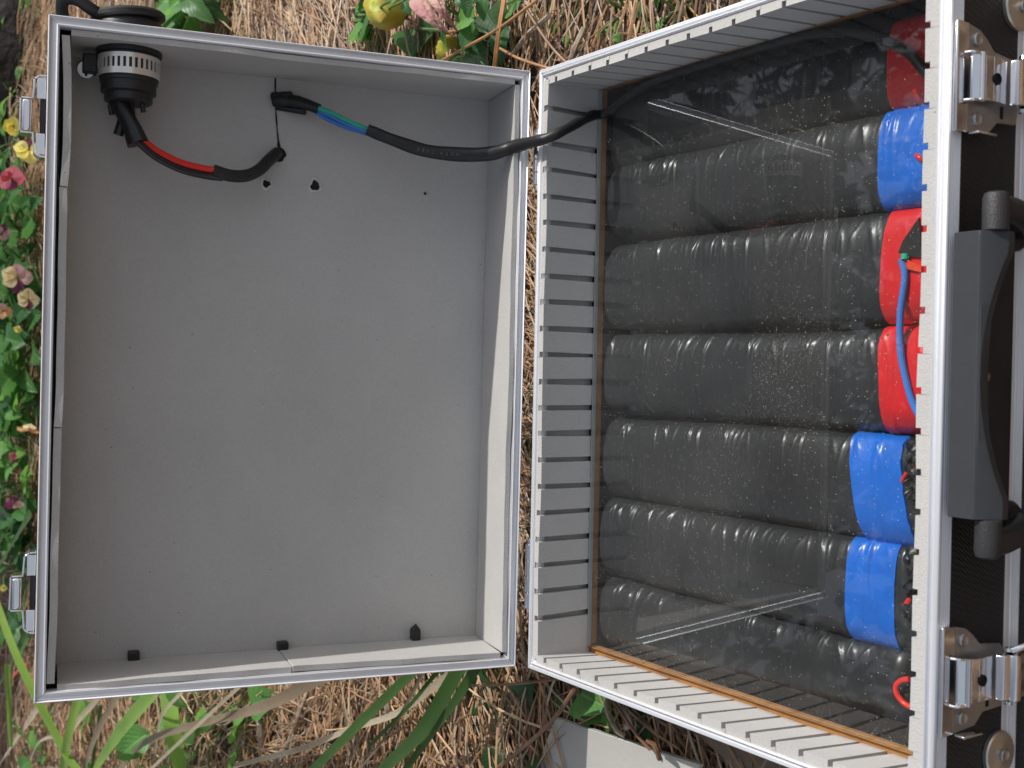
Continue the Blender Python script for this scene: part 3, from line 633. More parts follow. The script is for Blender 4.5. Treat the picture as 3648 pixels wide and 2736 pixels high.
build('blue_wire', MB().tube(bez([Lp(.1950, .160, .045), Lp(.1900, .148, .0410), Lp(.1835, .134, .0380), Lp(.1780, .118, .0350)], 6), .0020, 10), M_wblue, cab)
build('green_wire', MB().tube(bez([Lp(.1955, .160, .043), Lp(.1915, .148, .0385), Lp(.1855, .134, .0360), Lp(.1800, .118, .0345)], 6), .0017, 10), M_wgreen, cab)
build('blue_wire', MB().tube(bez([Lp(.1935, .160, .045), Lp(.1880, .150, .0445), Lp(.1820, .136, .0405), Lp(.1775, .118, .0370)], 6), .0019, 10), M_wblue, cab)
mb = MB().tube(bez([Lp(.2000, .1880, HL - .002), Lp(.2010, .1800, HL - .006), Lp(.1985, .1680, HL - .012), Lp(.1940, .1560, HL - .018)], 5), [.0052, .0058, .0060, .0062, .0066, .0063, .0060, .0055, .0056, .0058, .0054, .0052, .0050, .0048, .0047, .0046], 12, flat=.8)
build('heat_shrink_end', mb, M_shrink, cab, angle=50)
mb = MB().tube([Lp(.2040, .1885, HL - .0005), Lp(.2030, .1760, HL - .010)], [.0030, .0042], 9); mb.tube([Lp(.1960, .1850, HL), Lp(.1925, .1650, HL - .012)], [.0022, .0030], 8)
build('crimp_tail', mb, M_shrink, cab)
# sleeve print
def letters(text, anchors, size, parent):
    for ch, i in zip(text, anchors):
        if ch == ' ': continue
        cu = bpy.data.curves.new('print_' + ch, 'FONT'); cu.body = ch; cu.size = size; cu.align_x = 'CENTER'; cu.align_y = 'CENTER'; cu.extrude = .00003
        tmp = bpy.data.objects.new('tmp', cu); COL.objects.link(tmp); bpy.context.view_layer.update()
        me = bpy.data.meshes.new_from_object(tmp.evaluated_get(bpy.context.evaluated_depsgraph_get())); bpy.data.objects.remove(tmp)
        t = (pth[min(i + 1, len(pth) - 1)] - pth[i - 1]).normalized(); nrm = (CAM - pth[i]); nrm = (nrm - t * nrm.dot(t)).normalized(); up = nrm.cross(t)
        # printed turned over, as seen from the handle side
        X = -t; Y = -up; R = Matrix((X, Y, nrm)).transposed().to_4x4()
        Mx = Matrix.Translation(pth[i] + nrm * (rad[i] * 1.02 + .0001)) @ R
        me.transform(Matrix.Translation(-ORG[parent.name]) @ Mx); me.materials.clear(); me.materials.append(M_print)
        o = bpy.data.objects.new('printed_letter', me); COL.objects.link(o); o.parent = parent
M_print = mat('faded_grey_print', (.14, .14, .14), .5)
letters('CYAE', [6, 4, 9, 11], .0034, cab) if False else None
letters('EBUT', [24, 26, 28, 30], .0036, cab)
letters('RPOH', [33, 35, 37, 39], .0032, cab)

# red and black power lead
pl_ = thing('power_lead', 'red and black wire pair curving from the round socket into the lid lining', 'cable', tuple(Lp(.18, .30, .03)))
w0 = [Lp(.158, .290, .0240), Lp(.1485, .276, .0300), Lp(.1415, .258, .0340), Lp(.1385, .240, .0355), Lp(.1380, .228, .0353)]
build('red_wire', MB().tube(bez([p + Vector((.0025, 0, .0)) for p in w0], 8), .0026, 12), M_wred, pl_)
build('black_wire', MB().tube(bez([p + Vector((-.0025, 0, -.0006)) for p in w0], 8), .0026, 12), M_wblack, pl_)
build('lead_sleeve', MB().tube(bez([Lp(0.1401, 0.2344, 0.0345), Lp(0.1376, 0.2219, 0.0360), Lp(0.1390, 0.2097, 0.0390), Lp(0.1450, 0.1994, 0.0440), Lp(0.1536, 0.1915, 0.0510), Lp(0.1613, 0.1837, 0.0600)], 8), .0046, 14), M_sleeve, pl_, angle=60)
mb = MB().tube(bez([Lp(.188, .3030, .0320), Lp(.176, .2980, .0290), Lp(.166, .2930, .0270), Lp(.1535, .2880, .0250)], 6), [.0075, .0076, .0074, .0072, .0070, .0068, .0066, .0064, .0062, .0062, .0062, .0063, .0065, .0068, .0070, .0073, .0075, .0077, .0080], 14, flat=.78)
build('heat_shrink_boot', mb, M_shrink, pl_, angle=50)
mb = MB().tube(bez([Lp(.186, .2960, .0350), Lp(.170, .2985, .0340), Lp(.160, .3010, .0350)], 5), .0036, 9)
build('spare_tab', mb, M_shrink, pl_)

# round socket through the lid wall
sock = thing('power_socket', 'round black socket with rubber cap held in the lid wall by a steel hose clamp', 'socket', tuple(Lp(.205, .295, .03)))
c = Lp(.2195, .2950, .0300); ax = Vector((-1, 0, 0))
build('socket_body', MB().lathe([(.0225, -.006), (.0225, .0045), (.0205, .0050), (.0198, .0240), (.0190, .0245), (.0190, .0310), (.0165, .0320), (.0165, .0370), (.0150, .0380), (.0001, .0380)], c, ax, 48), M_blackplastic, sock, angle=30)
def clampband(c, ax, R, h0, h1, n=72):
    mb = MB(); u = Vector((0, 0, 1)); u = (u - ax * u.dot(ax)).normalized(); v = ax.cross(u); th_ = .0009
    def pt(a, r, h): return c + ax * h + (u * math.cos(a) + v * math.sin(a)) * r
    H = [h0, h0 + (h1 - h0) * .22, h0 + (h1 - h0) * .70, h1]
    for k in range(n * 2):
        a0, a1 = math.pi * k / n, math.pi * (k + 1) / n
        segs = [(H[0], H[1]), (H[2], H[3])] + ([(H[1], H[2])] if k % 4 < 2 or k % 4 == 2 and False else [])
        for (p, q) in segs:
            mb.add([pt(a0, R, p), pt(a1, R, p), pt(a1, R, q), pt(a0, R, q), pt(a0, R - th_, p), pt(a1, R - th_, p), pt(a1, R - th_, q), pt(a0, R - th_, q)],
                   [(0, 1, 2, 3), (4, 7, 6, 5), (0, 4, 5, 1), (3, 2, 6, 7), (0, 3, 7, 4), (1, 5, 6, 2)])
    return mb
build('hose_clamp_band', clampband(c, ax, .0214, .0065, .0210, 68), mat('bright_clamp_steel', (.80, .78, .72), .30, .55, bump=.00005), sock, fix=False, angle=30)
cs = Lp(.2065, .3225, .0235)
build('clamp_housing', MB().box((.2000, .3165, .0240), (.2130, .3260, .0360), Lp), M_rubber, sock, bevel=.001)
build('clamp_screw', MB().lathe([(.0055, 0), (.0066, .001), (.0066, .0085), (.0058, .0096), (.0001, .0096)], Lp(.2060, .3235, .0400), -EN + Vector((-.35, 0, .0)), 18), M_steel, sock)
build('screw_slot', MB().box((.1982, .3226, .0300), (.2060, .3242, .0306), Lp), M_dark, sock)
mb = MB()
for k in range(4): mb.tube([Lp(.1840 - .001 * k, .2860 + k * .007, .026 + .003 * k), Lp(.1760 - .002 * (k % 2), .2845 + k * .007, .027 + .003 * k)], .0019, 8)
build('terminal', mb, M_blackplastic, sock)
co = Lp(HW + .001, .2950, .0300)
build('socket_flange', MB().lathe([(.0235, 0), (.0235, .0045), (.0215, .0075), (.0200, .0080)], co, (1, 0, 0), 40), M_blackplastic, sock)
build('rubber_cap', MB().lathe([(.0190, .0078), (.0240, .0082), (.0255, .0095), (.0255, .0120), (.0235, .0140), (.0150, .0150), (.0001, .0152)], co, Vector((1, .0, .10)), 44), M_rubber, sock)
build('cap_strap', MB().tube(bez([Lp(.2385, .3130, .022), Lp(.2420, .3220, .018), Lp(.2470, .3310, .018), Lp(.2470, .3390, .022), Lp(.2400, .3400, .028), Lp(.2330, .3370, .030)], 7), .0024, 10, flat=1.9), M_rubber, sock)

# black cable-tie heads on the lower lining
for (x, s, pointed, lab) in ((-.2165, .2811, 0, 'square black cable-tie head in the lid, nearest the outer corner'),
                             (-.2165, .1714, 0, 'square black cable-tie head in the lid, middle of the three'),
                             (-.2145, .0647, 1, 'pointed black cable-tie head in the lid, nearest the hinge')):
    t = thing('cable_tie_head', lab, 'cable tie', tuple(Lp(x, s, HL)), 'black cable-tie heads poking out of the lid lining')
    if not pointed:
        build('tie_block', MB().box((x - .0035, s - .0042, HL - .0075), (x + .0045, s + .0042, HL + .0005), Lp), M_blackplastic, t, bevel=.0012, seg=3)
        build('tie_pawl', MB().box((x + .0006, s - .0020, HL - .0079), (x + .0024, s + .0020, HL - .0073), Lp), M_rubber, t)
        build('tie_pawl', MB().box((x - .0018, s - .0020, HL - .0079), (x - .0004, s + .0022, HL - .0073), Lp), M_rubber, t)
    else:
        build('tie_block', MB().box((x - .0030, s - .0036, HL - .0070), (x + .0050, s + .0036, HL + .0005), Lp), M_blackplastic, t, bevel=.0006)
        mb = MB(); a = [Lp(x + .0051, s + e, HL + f) for e, f in ((-.0036, 0), (.0036, 0), (.0036, -.0060), (-.0036, -.0060))]
        mb.add(a + [Lp(x + .0105, s + .0004, HL - .0055)], [(0, 1, 2, 3), (0, 4, 1), (1, 4, 2), (2, 4, 3), (3, 4, 0)]); build('tie_tail', mb, M_blackplastic, t, smooth=False)

# ================================================================ GROUND
def soil_h(x, y): return -.010 + .010 * mn.noise(Vector((x * 3, y * 3, 0))) + .006 * mn.noise(Vector((x * 14, y * 14, 2)))
M_soil = mat('dark_garden_soil', (.055, .038, .028), .95, col2=(.13, .085, .055), vscale=30, bump=.006, bscale=60, bdetail=8)
mb = MB(); xs = [-40, -12, -5] + [-2.6 + .05 * k for k in range(105)] + [5, 12, 40]; ys = [-40, -10, -4, -1.5] + [-.6 + .05 * k for k in range(92)] + [5, 8, 15, 40]
vs = [(x, y, soil_h(x, y) if abs(x) < 3 and -1 < y < 4.2 else -.01) for x in xs for y in ys]; ny = len(ys)
mb.add(vs, [(i * ny + j, (i + 1) * ny + j, (i + 1) * ny + j + 1, i * ny + j + 1) for i in range(len(xs) - 1) for j in range(ny - 1)])
g = build('ground', mb, M_soil, None, angle=80, fix=False); tag(g, kind='structure')

def mk_needle(name, cols):
    m = bpy.data.materials.new(name); m.use_nodes = True; n = m.node_tree.nodes; l = m.node_tree.links; p = n['Principled BSDF']
    p.inputs['Roughness'].default_value = .42
    geo = n.new('ShaderNodeNewGeometry'); cr = n.new('ShaderNodeValToRGB'); e = cr.color_ramp.elements
    while len(e) < len(cols): e.new(.5)
    for k, c_ in enumerate(cols): e[k].position = k / (len(cols) - 1); e[k].color = (*c_, 1)
    l.new(geo.outputs['Random Per Island'], cr.inputs[0])
    tc = n.new('ShaderNodeTexCoord'); nz = n.new('ShaderNodeTexNoise'); nz.inputs['Scale'].default_value = 90; l.new(tc.outputs['Object'], nz.inputs['Vector'])
    hs = n.new('ShaderNodeHueSaturation'); mr = n.new('ShaderNodeMapRange'); mr.inputs[3].default_value = .55; mr.inputs[4].default_value = 1.45; l.new(nz.outputs['Fac'], mr.inputs[0])
    l.new(mr.outputs[0], hs.inputs['Value']); l.new(cr.outputs[0], hs.inputs['Color']); l.new(hs.outputs[0], p.inputs['Base Color']); return m
M_straw = mk_needle('pine_straw', [(.09, .055, .035), (.33, .18, .09), (.47, .27, .14), (.21, .115, .06), (.60, .42, .25), (.22, .16, .11), (.47, .37, .26), (.12, .07, .045), (.40, .20, .085)])

def needles(name, N, region, hmax, length, width, seed, dirfn, m, exclude=True, curvs=.28):
    r = np.random.default_rng(seed); P = np.zeros((0, 2))
    while len(P) < N:
        q = region(r, N); 
        if exclude: q = q[~((np.abs(q[:, 0]) < .232) & (q[:, 1] > -.01) & (q[:, 1] < .372))]
        P = np.concatenate([P, q])
    P = P[:N]; a = dirfn(P, r); L_ = r.uniform(*length, N); W_ = r.uniform(*width, N) / 2
    K = 6; t = np.linspace(-.5, .5, K)[None, :]
    curv = r.normal(0, curvs, N)[:, None]; th = a[:, None] + curv * t * 1.4
    dx = np.cos(th) * L_[:, None] / (K - 1); dy = np.sin(th) * L_[:, None] / (K - 1)
    X = P[:, :1] + np.cumsum(dx, 1) - dx.sum(1, keepdims=True) / 2; Y = P[:, 1:] + np.cumsum(dy, 1) - dy.sum(1, keepdims=True) / 2
    mound = .010 * np.sin(P[:, 0] * 9 + 1) * np.sin(P[:, 1] * 7) + .007 * np.sin(P[:, 0] * 23) * np.sin(P[:, 1] * 19 + 2)
    z0 = -.006 + (hmax + mound + .006).clip(.004) * r.random(N) ** .8
    Z = z0[:, None] + r.normal(0, .075, N)[:, None] * t * L_[:, None] * 1.6 + (r.uniform(-.012, .020, N)[:, None]) * (1 - (2 * t) ** 2) * .6
    Z = np.maximum(Z, -.012)
    if exclude:   # bend clear of the case
        ins = (np.abs(X) < .233) & (Y > -.012) & (Y < .372); Z = np.where(ins, np.minimum(Z, -.004), Z)
    nxv, nyv = -np.sin(th), np.cos(th); w_ = W_[:, None] * np.array([.6, 1, 1, 1, .9, .35])[None]
    A = np.stack([X + nxv * w_, Y + nyv * w_, Z], -1); Bq = np.stack([X - nxv * w_, Y - nyv * w_, Z], -1); Cq = np.stack([X, Y, Z + w_ * 1.2], -1)
    V = np.stack([A, Cq, Bq], 2).reshape(-1, 3)
    base = (np.arange(N) * K * 3)[:, None, None] + (np.arange(K - 1) * 3)[None, :, None]
    F = np.concatenate([base + np.array([[0, 1, 4, 3]])[None], base + np.array([[1, 2, 5, 4]])[None]], 1).reshape(-1, 4)
    me = bpy.data.meshes.new(name); me.vertices.add(len(V)); me.vertices.foreach_set('co', V.ravel().astype(np.float32))
    me.loops.add(F.size); me.loops.foreach_set('vertex_index', F.ravel().astype(np.int32))
    me.polygons.add(len(F)); me.polygons.foreach_set('loop_start', np.arange(0, F.size, 4, dtype=np.int32)); me.polygons.foreach_set('loop_total', np.full(len(F), 4, np.int32))
    me.update(calc_edges=True); me.validate(); me.materials.append(m)
    o = bpy.data.objects.new(name, me); COL.objects.link(o); return o
def box_reg(x0, x1, y0, y1): return lambda r, N: np.stack([r.uniform(x0, x1, N), r.uniform(y0, y1, N)], 1)
def dir_sun(P, r):
    n = len(P); a = .15 + .35 * np.sin(P[:, 1] * 6 + 2) + r.normal(0, .38, n); k = r.random(n) < .15; a[k] = r.uniform(0, 6.28, k.sum()); return a
def dir_mix(P, r):
    n = len(P); base = np.sin(P[:, 0] * 5.1 + 1.3) * .5 + np.sin(P[:, 1] * 4.3) * .5
    a = base + r.normal(0, .55, n); k = r.random(n) < .22; a[k] = r.uniform(0, 6.28, k.sum()); return a
o = needles('pine_straw', 1500, box_reg(.20, .95, .12, .66), .016, (.11, .20), (.0014, .0024), 11, dir_sun, M_straw, curvs=.14); tag(o, 'sparse long pine needles over dark soil beside the case rim', 'pine straw', kind='stuff')
o = needles('pine_straw', 8200, box_reg(.20, 1.0, .62, 1.2), .022, (.10, .19), (.0014, .0023), 21, dir_sun, M_straw, curvs=.40); tag(o, 'brown pine needles covering the ground on the sunny side of the lid', 'pine straw', kind='stuff')
o = needles('pine_straw', 12500, box_reg(-1.0, -.19, .0, 1.15), .020, (.09, .17), (.0015, .0026), 12, dir_mix, M_straw); tag(o, 'orange-brown pine needles covering the ground on the strap-leaf side', 'pine straw', kind='stuff')
o = needles('pine_straw', 3500, box_reg(-.21, .21, .375, 1.15), .018, (.09, .15), (.0012, .002), 13, dir_mix, M_straw); tag(o, 'pine needles in the shade behind the lid', 'pine straw', kind='stuff')
o = needles('pine_straw', 22000, lambda r, N: (lambda y: np.stack([r.uniform(-1, 1, N) * (.45 * y + .35), y], 1))(1.1 + 2.6 * r.random(N) ** .85), .03, (.10, .20), (.0016, .0030), 14, dir_mix, M_straw, False)
tag(o, 'pine needles on the ground far beyond the lid', 'pine straw', kind='stuff')
o = needles('pine_straw', 2500, box_reg(-.9, .9, -.9, .02), .012, (.09, .17), (.0014, .0024), 15, dir_mix, M_straw); tag(o, 'pine needles on the ground in front of the case', 'pine straw', kind='stuff')
# crumbs of bark and soil between the needles
def crumbs(N, reg, seed):
    r = np.random.default_rng(seed); P = reg(r, N); mb = MB()
    for (x, y) in P:
        s = r.uniform(.002, .007); z = soil_h(x, y) + s * .4 + r.uniform(0, .006)
        vs = [Vector((x, y, z)) + Vector(r.normal(0, 1, 3)).normalized() * s * r.uniform(.5, 1.3) for _ in range(6)]
        mb.add(vs, [(0, 1, 2), (0, 2, 3), (0, 3, 4), (0, 4, 5), (1, 2, 5), (2, 3, 5), (3, 4, 5), (1, 4, 5)])
    return mb
M_crumb = mk_needle('bark_crumbs', [(.06, .04, .03), (.16, .10, .06), (.30, .21, .14), (.09, .06, .05)])
tag(build('bark_litter', crumbs(5200, lambda r, N: np.stack([r.choice([-1, 1], N) * r.uniform(.24, .95, N), r.uniform(.1, 1.3, N)], 1), 5), M_crumb, None, smooth=False, fix=False), 'crumbs of bark and soil among the needles', 'bark litter', kind='stuff')

# ---------------------------------------------------------------- leaves
def leaf_mesh(name, L_, W_, lobes, fold, curl, seed, m, serr=.10, pk=.55):
    r = random.Random(seed); nu, nv = 12, 6; vs = []; uv = []
    for i in range(nu + 1):
        u = i / nu
        wd = W_ * (math.sin(math.pi * min(1, u ** pk * .97 + .015)) ** .75) * (1 + serr * math.sin(u * math.pi * 2 * lobes)) if 0 < u < 1 else W_ * .03
        for j in range(nv + 1):
            v = j / nv * 2 - 1
            vs.append((v * wd, u * L_ + serr * .25 * abs(v) * L_ * .3, fold * abs(v) * wd - curl * L_ * (u - .3) ** 2 + .05 * W_ * math.sin(u * 7 + v * 3 + seed) + .03 * W_ * r.uniform(-1, 1)))
            uv.append((j / nv, u))
    fs = [(i * (nv + 1) + j, i * (nv + 1) + j + 1, (i + 1) * (nv + 1) + j + 1, (i + 1) * (nv + 1) + j) for i in range(nu) for j in range(nv)]
    me = bpy.data.meshes.new(name); me.from_pydata(vs, [], fs); ul = me.uv_layers.new(name='UVMap')
    for p in me.polygons:
        for li in p.loop_indices: ul.data[li].uv = uv[me.loops[li].vertex_index]
    me.polygons.foreach_set('use_smooth', [True] * len(me.polygons)); me.materials.append(m); return me
LV = {k: [leaf_mesh('leaf', 1, wd, lb, fo, cu, s, m_, se, pk) for s, (wd, lb, fo, cu, se, pk) in enumerate(sp)] for k, m_, sp in (
    ('pansy', M_leaf, [(.36, 5, .35, .35, .09, .6), (.30, 5, .2, .6, .10, .7), (.42, 4, .5, .2, .10, .5), (.26, 5, .3, .8, .08, .8)]),
    ('light', M_leafl, [(.36, 5, .30, .35, .05, .6), (.30, 4, .2, .6, .06, .7), (.26, 3, .5, .4, .03, .8)]),
    ('dark', M_leafd, [(.40, 5, .25, .35, .05, .6), (.34, 4, .2, .5, .06, .55)]),
    ('round', M_leafl, [(.50, 3, .25, .3, .05, .5), (.46, 4, .4, .5, .04, .55)]))}
def put(name, me, parent, pos, yaw, pitch, size, roll=0):
    o = bpy.data.objects.new(name, me); COL.objects.link(o); o.parent = parent
    o.matrix_local = Matrix.Translation(Vector(pos) - ORG[parent.name]) @ Matrix.Rotation(yaw, 4, 'Z') @ Matrix.Rotation(pitch, 4, 'X') @ Matrix.Rotation(roll, 4, 'Y') @ Matrix.Scale(size, 4)
    ORG[o.name] = Vector(pos); return o
def plant(name, label, cat, c, n, spread, h, size, kind, seed, group=None, stems=True, pit=(.0, .9)):
    r = random.Random(seed); t = thing(name, label, cat, tuple(c), group); mb = MB(); c = Vector(c)
    for k in range(n):
        a = k * 2.4 + r.uniform(-.5, .5); q = math.sqrt((k + .7) / n) * spread; hh = h * r.uniform(.35, 1.0) * (1.15 - .5 * q / spread)
        p = c + Vector((math.cos(a) * q, math.sin(a) * q, hh))
        if stems: mb.tube(bez([c + Vector((r.uniform(-.006, .006), r.uniform(-.006, .006), -.01)), (c + p) / 2 + Vector((0, 0, .2 * hh)), p], 4), [.0013] * 9, 5)
        put('leaf', r.choice(LV[kind]), t, p, a - math.pi / 2 + r.uniform(-.6, .6), r.uniform(*pit) - .15, size * r.uniform(.7, 1.2), r.uniform(-.5, .5))
    if stems: build('stem', mb, M_stem, t, fix=False)
    return t
def mk_petal(name, a, b, dark=None):
    m = mk_leaf(name, a, b, tuple(c_ * .7 for c_ in (dark or a)), .5, .4); return m
PET = {'yellow': mk_petal('yellow_petal', (.75, .68, .10), (.85, .80, .25)), 'cream': mk_petal('cream_petal', (.72, .66, .30), (.80, .72, .45), (.35, .05, .12)),
       'pink': mk_petal('rose_petal', (.42, .09, .11), (.55, .18, .19)), 'plum': mk_petal('plum_petal', (.10, .015, .05), (.20, .03, .08)),
       'mauve': mk_petal('mauve_petal', (.42, .24, .26), (.60, .44, .34)), 'peach': mk_petal('peach_petal', (.62, .30, .14), (.70, .45, .22))}
PM = {k: leaf_mesh('petal', 1, .52, 2, .12, .25, 3, m_, .04, .95) for k, m_ in PET.items()}
def flower(parent, pos, r0, cols, face, seed=0):
    """pansy: five petals round a small centre, facing the given direction"""
    r = random.Random(seed); f = Vector(face).normalized(); pos = Vector(pos)
    fl = build('flower', MB().lathe([(.0001, .002), (.0022, .0015), (.003, 0), (.001, -.002)], pos, f, 10), M_stem, parent)
    Q = f.to_track_quat('Z', 'Y').to_matrix().to_4x4()
    for k, a in enumerate((-.45, .45, 1.55, -1.55, math.pi)):
        o = bpy.data.objects.new('petal', PM[cols[k % len(cols)]]); COL.objects.link(o); o.parent = fl
        o.matrix_local = Matrix.Translation(pos - ORG[fl.name]) @ Q @ Matrix.Rotation(a + r.uniform(-.12, .12), 4, 'Z') @ Matrix.Translation((0, r0 * .05, .0008 * (4 - k))) @ Matrix.Rotation(r.uniform(-.15, .45), 4, 'X') @ Matrix.Scale(r0 * r.uniform(.85, 1.1), 4)
    return fl
def stalk(parent, a, b):
    build('flower_stalk', MB().tube(bez([a, (Vector(a) + Vector(b)) / 2 + Vector((.01, .01, .02)), b], 5), .0013, 6), M_stem, parent, fix=False)

def leafto(parent, kind, k, a, b, wid=1.0):
    a = at(*a); b = at(*b); y = b - a; L_ = y.length; y.normalize(); zc = (CAM - a).normalized() * .6 + Vector((.3, 0, .7)); z = (zc - y * zc.dot(y)).normalized(); x = y.cross(z)
    o = bpy.data.objects.new('leaf', LV[kind][k % len(LV[kind])]); COL.objects.link(o); o.parent = parent
    Mx = Matrix(((x.x, y.x, z.x, 0), (x.y, y.y, z.y, 0), (x.z, y.z, z.z, 0), (0, 0, 0, 1)))
    o.matrix_local = Matrix.Translation(a - ORG[parent.name]) @ Mx @ Matrix.Diagonal((L_ * wid, L_, L_, 1)); return o
# pansies by the upper edge of the lid
def pansy(u, v, lab, leaves):
    c = at(u, v, 0); t = thing('pansy_plant', lab, 'plant', tuple(c), 'pansies on the sunny side of the case'); mb = MB()
    for (k, kind, a, b, wd) in leaves:
        leafto(t, kind, k, a, b, wd); p = at(*a); mb.tube(bez([c, (c + p) / 2 + Vector((0, 0, .3 * p.z)), p], 4), [.0014] * 9, 5)
    build('stem', mb, M_stem, t, fix=False); return t
pansy(800, 60, 'green pansy leaves below the yellow curled flower, beside the lid', [
    (1, 'light', (782, 44, .05), (746, 66, .04), 1.1), (0, 'pansy', (800, 16, .06), (779, 70, .04), 1.2), (2, 'pansy', (795, 30, .05), (783, -12, .06), .9), (1, 'pansy', (800, 60, .04), (790, 82, .03), .8),
    (0, 'light', (858, 112, .02), (832, 108, .02), 1.5), (3, 'light', (808, 66, .03), (812, 96, .02), .5)])
pansy(905, 70, 'scalloped pansy leaves under the withered purple flower', [
    (2, 'pansy', (897, 58, .03), (889, 118, .045), 1.15), (0, 'pansy', (911, 104, .03), (926, 56, .05), 1.0), (1, 'light', (926, 92, .03), (911, 118, .03), 1.2), (1, 'pansy', (874, 0, .09), (882, 30, .09), 1.1),
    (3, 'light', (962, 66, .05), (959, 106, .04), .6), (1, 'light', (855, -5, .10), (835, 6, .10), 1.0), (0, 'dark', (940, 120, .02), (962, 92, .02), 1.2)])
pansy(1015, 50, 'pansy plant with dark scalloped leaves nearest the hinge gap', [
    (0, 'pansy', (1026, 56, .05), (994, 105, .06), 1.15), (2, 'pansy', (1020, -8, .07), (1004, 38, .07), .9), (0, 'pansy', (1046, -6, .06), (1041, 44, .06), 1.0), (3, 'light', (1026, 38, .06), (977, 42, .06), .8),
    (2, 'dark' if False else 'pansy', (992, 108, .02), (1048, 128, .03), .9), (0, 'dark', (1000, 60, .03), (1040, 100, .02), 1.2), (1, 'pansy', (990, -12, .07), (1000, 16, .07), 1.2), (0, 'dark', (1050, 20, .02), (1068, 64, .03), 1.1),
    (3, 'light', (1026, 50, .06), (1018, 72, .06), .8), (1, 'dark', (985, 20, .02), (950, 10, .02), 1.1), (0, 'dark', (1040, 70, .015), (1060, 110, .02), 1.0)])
pansy(1085, 50, 'small pansy sprig with one long leaf crossed by pine needles', [
    (1, 'pansy', (1087, 52, .02), (1071, 130, .03), .95), (0, 'light', (1126, -6, .04), (1086, 26, .03), .9), (1, 'dark', (1080, 20, .02), (1095, 45, .02), 1.0)])
pp = plant('pansy_plant', 'leafy plant just beyond the black socket cap', 'plant', at(415, -5, 0), 14, .075, .06, .075, 'pansy', 31, 'pansies on the sunny side of the case')
for k_, (a_, b_, w_, kd) in enumerate((((395, 5, .08), (306, 4, .08), .7, 'light'), ((395, 12, .07), (335, 44, .07), .8, 'pansy'), ((405, 15, .08), (372, 66, .06), .9, 'pansy'), ((415, 10, .08), (412, 64, .05), .9, 'light'),
        ((430, 5, .07), (448, 58, .05), .9, 'pansy'), ((385, 0, .10), (355, 24, .10), .9, 'light'), ((430, 0, .09), (470, 20, .07), .8, 'dark'), ((400, -10, .10), (430, 26, .10), .9, 'pansy'), ((445, -10, .08), (490, 52, .05), .5, 'dark'))):
    leafto(pp, kd, k_, a_, b_, w_)
plant('pansy_plant', 'bright green leaf cluster at the photograph\'s upper edge right of the socket cap', 'plant', at(505, 5, 0), 6, .05, .07, .07, 'light', 32, 'pansies on the sunny side of the case')
# withered flowers: curled bulbs and crumpled petals
M_bulb = mat('yellowing_flower', (.42, .50, .06), .5, col2=(.55, .30, .05), vscale=55, bump=.0012, bscale=90)
M_wither = mat('withered_purple_petal', (.40, .14, .18), .65, col2=(.56, .36, .28), vscale=30, bump=.003, bscale=160, bdetail=6)
def bulb(c, ax, L_, R, lab):
    c = Vector(c); t = thing('withered_flower', lab, 'flower', tuple(c), 'withered pansy flowers')
    prof = [(R * (.05 + .98 * math.sin(math.pi * (k / 14) ** .75) ** .8 if k < 14 else .02), L_ * (k / 14 - .5)) for k in range(15)]
    o = MB().lathe(prof, c, ax, 28)
    vs = []
    for i, v in enumerate(o.v):
        d = Vector(v) - c; a = math.atan2(d.y, d.x); vs.append(tuple(c + d * (1 + .05 * math.sin(5 * a + d.z * 90) + .03 * mn.noise(d * 120))))
    o.v = vs; build('curled_petal', o, M_bulb, t)
    build('calyx', MB().lathe([(.002, 0), (.006, .002), (.008, .006), (.002, .010)], c + Vector(ax).normalized() * L_ * -.52, Vector(ax), 12), M_stem, t); return t
bulb(at(833, 18, .075), (-.55, -.4, .35), .052, .0215, 'yellow-green curled faded flower with brown heart, above the lid edge')
bulb(at(970, 106, .025), (.3, -.5, .5), .038, .0145, 'yellow and brown curled faded flower low among the leaves')
def crumple(c, pts, wd, lab_part, parent, seed):
    r = random.Random(seed); P = bez(pts, 7); n = len(P); vs = []; fs = []; W_ = 8
    for i, p in enumerate(P):
        f = i / (n - 1); w_ = wd * ((f + .08) / .38 if f < .3 else (1.02 - f) / .72) ** .95
        d = (P[min(i + 1, n - 1)] - P[max(i - 1, 0)]).normalized(); sd = d.cross(FWD).normalized()
        for j in range(W_ + 1):
            v = j / W_ * 2 - 1
            vs.append(p + sd * v * w_ - FWD * (.45 * w_ * math.cos(v * 1.7) + .0022 * mn.noise(Vector((i * .6, j * .9, seed)))))
    fs = [(i * (W_ + 1) + j, i * (W_ + 1) + j + 1, (i + 1) * (W_ + 1) + j + 1, (i + 1) * (W_ + 1) + j) for i in range(n - 1) for j in range(W_)]
    build('petal', MB().add(vs, fs), M_wither, parent)
wf = thing('withered_flower', 'crumpled purple and cream withered flower with two pointed petals', 'flower', tuple(at(930, 30, .07)), 'withered pansy flowers')
crumple(None, [at(886, -30, .080), at(908, 8, .084), at(935, 42, .080), at(977, 78, .064)], .0100, '', wf, 1)
crumple(None, [at(922, -34, .075), at(942, -2, .076), at(960, 30, .072), at(990, 70, .056)], .0070, '', wf, 2)
crumple(None, [at(895, 0, .055), at(880, 25, .055), at(876, 38, .055), at(905, 50, .050)], .0040, '', wf, 3)

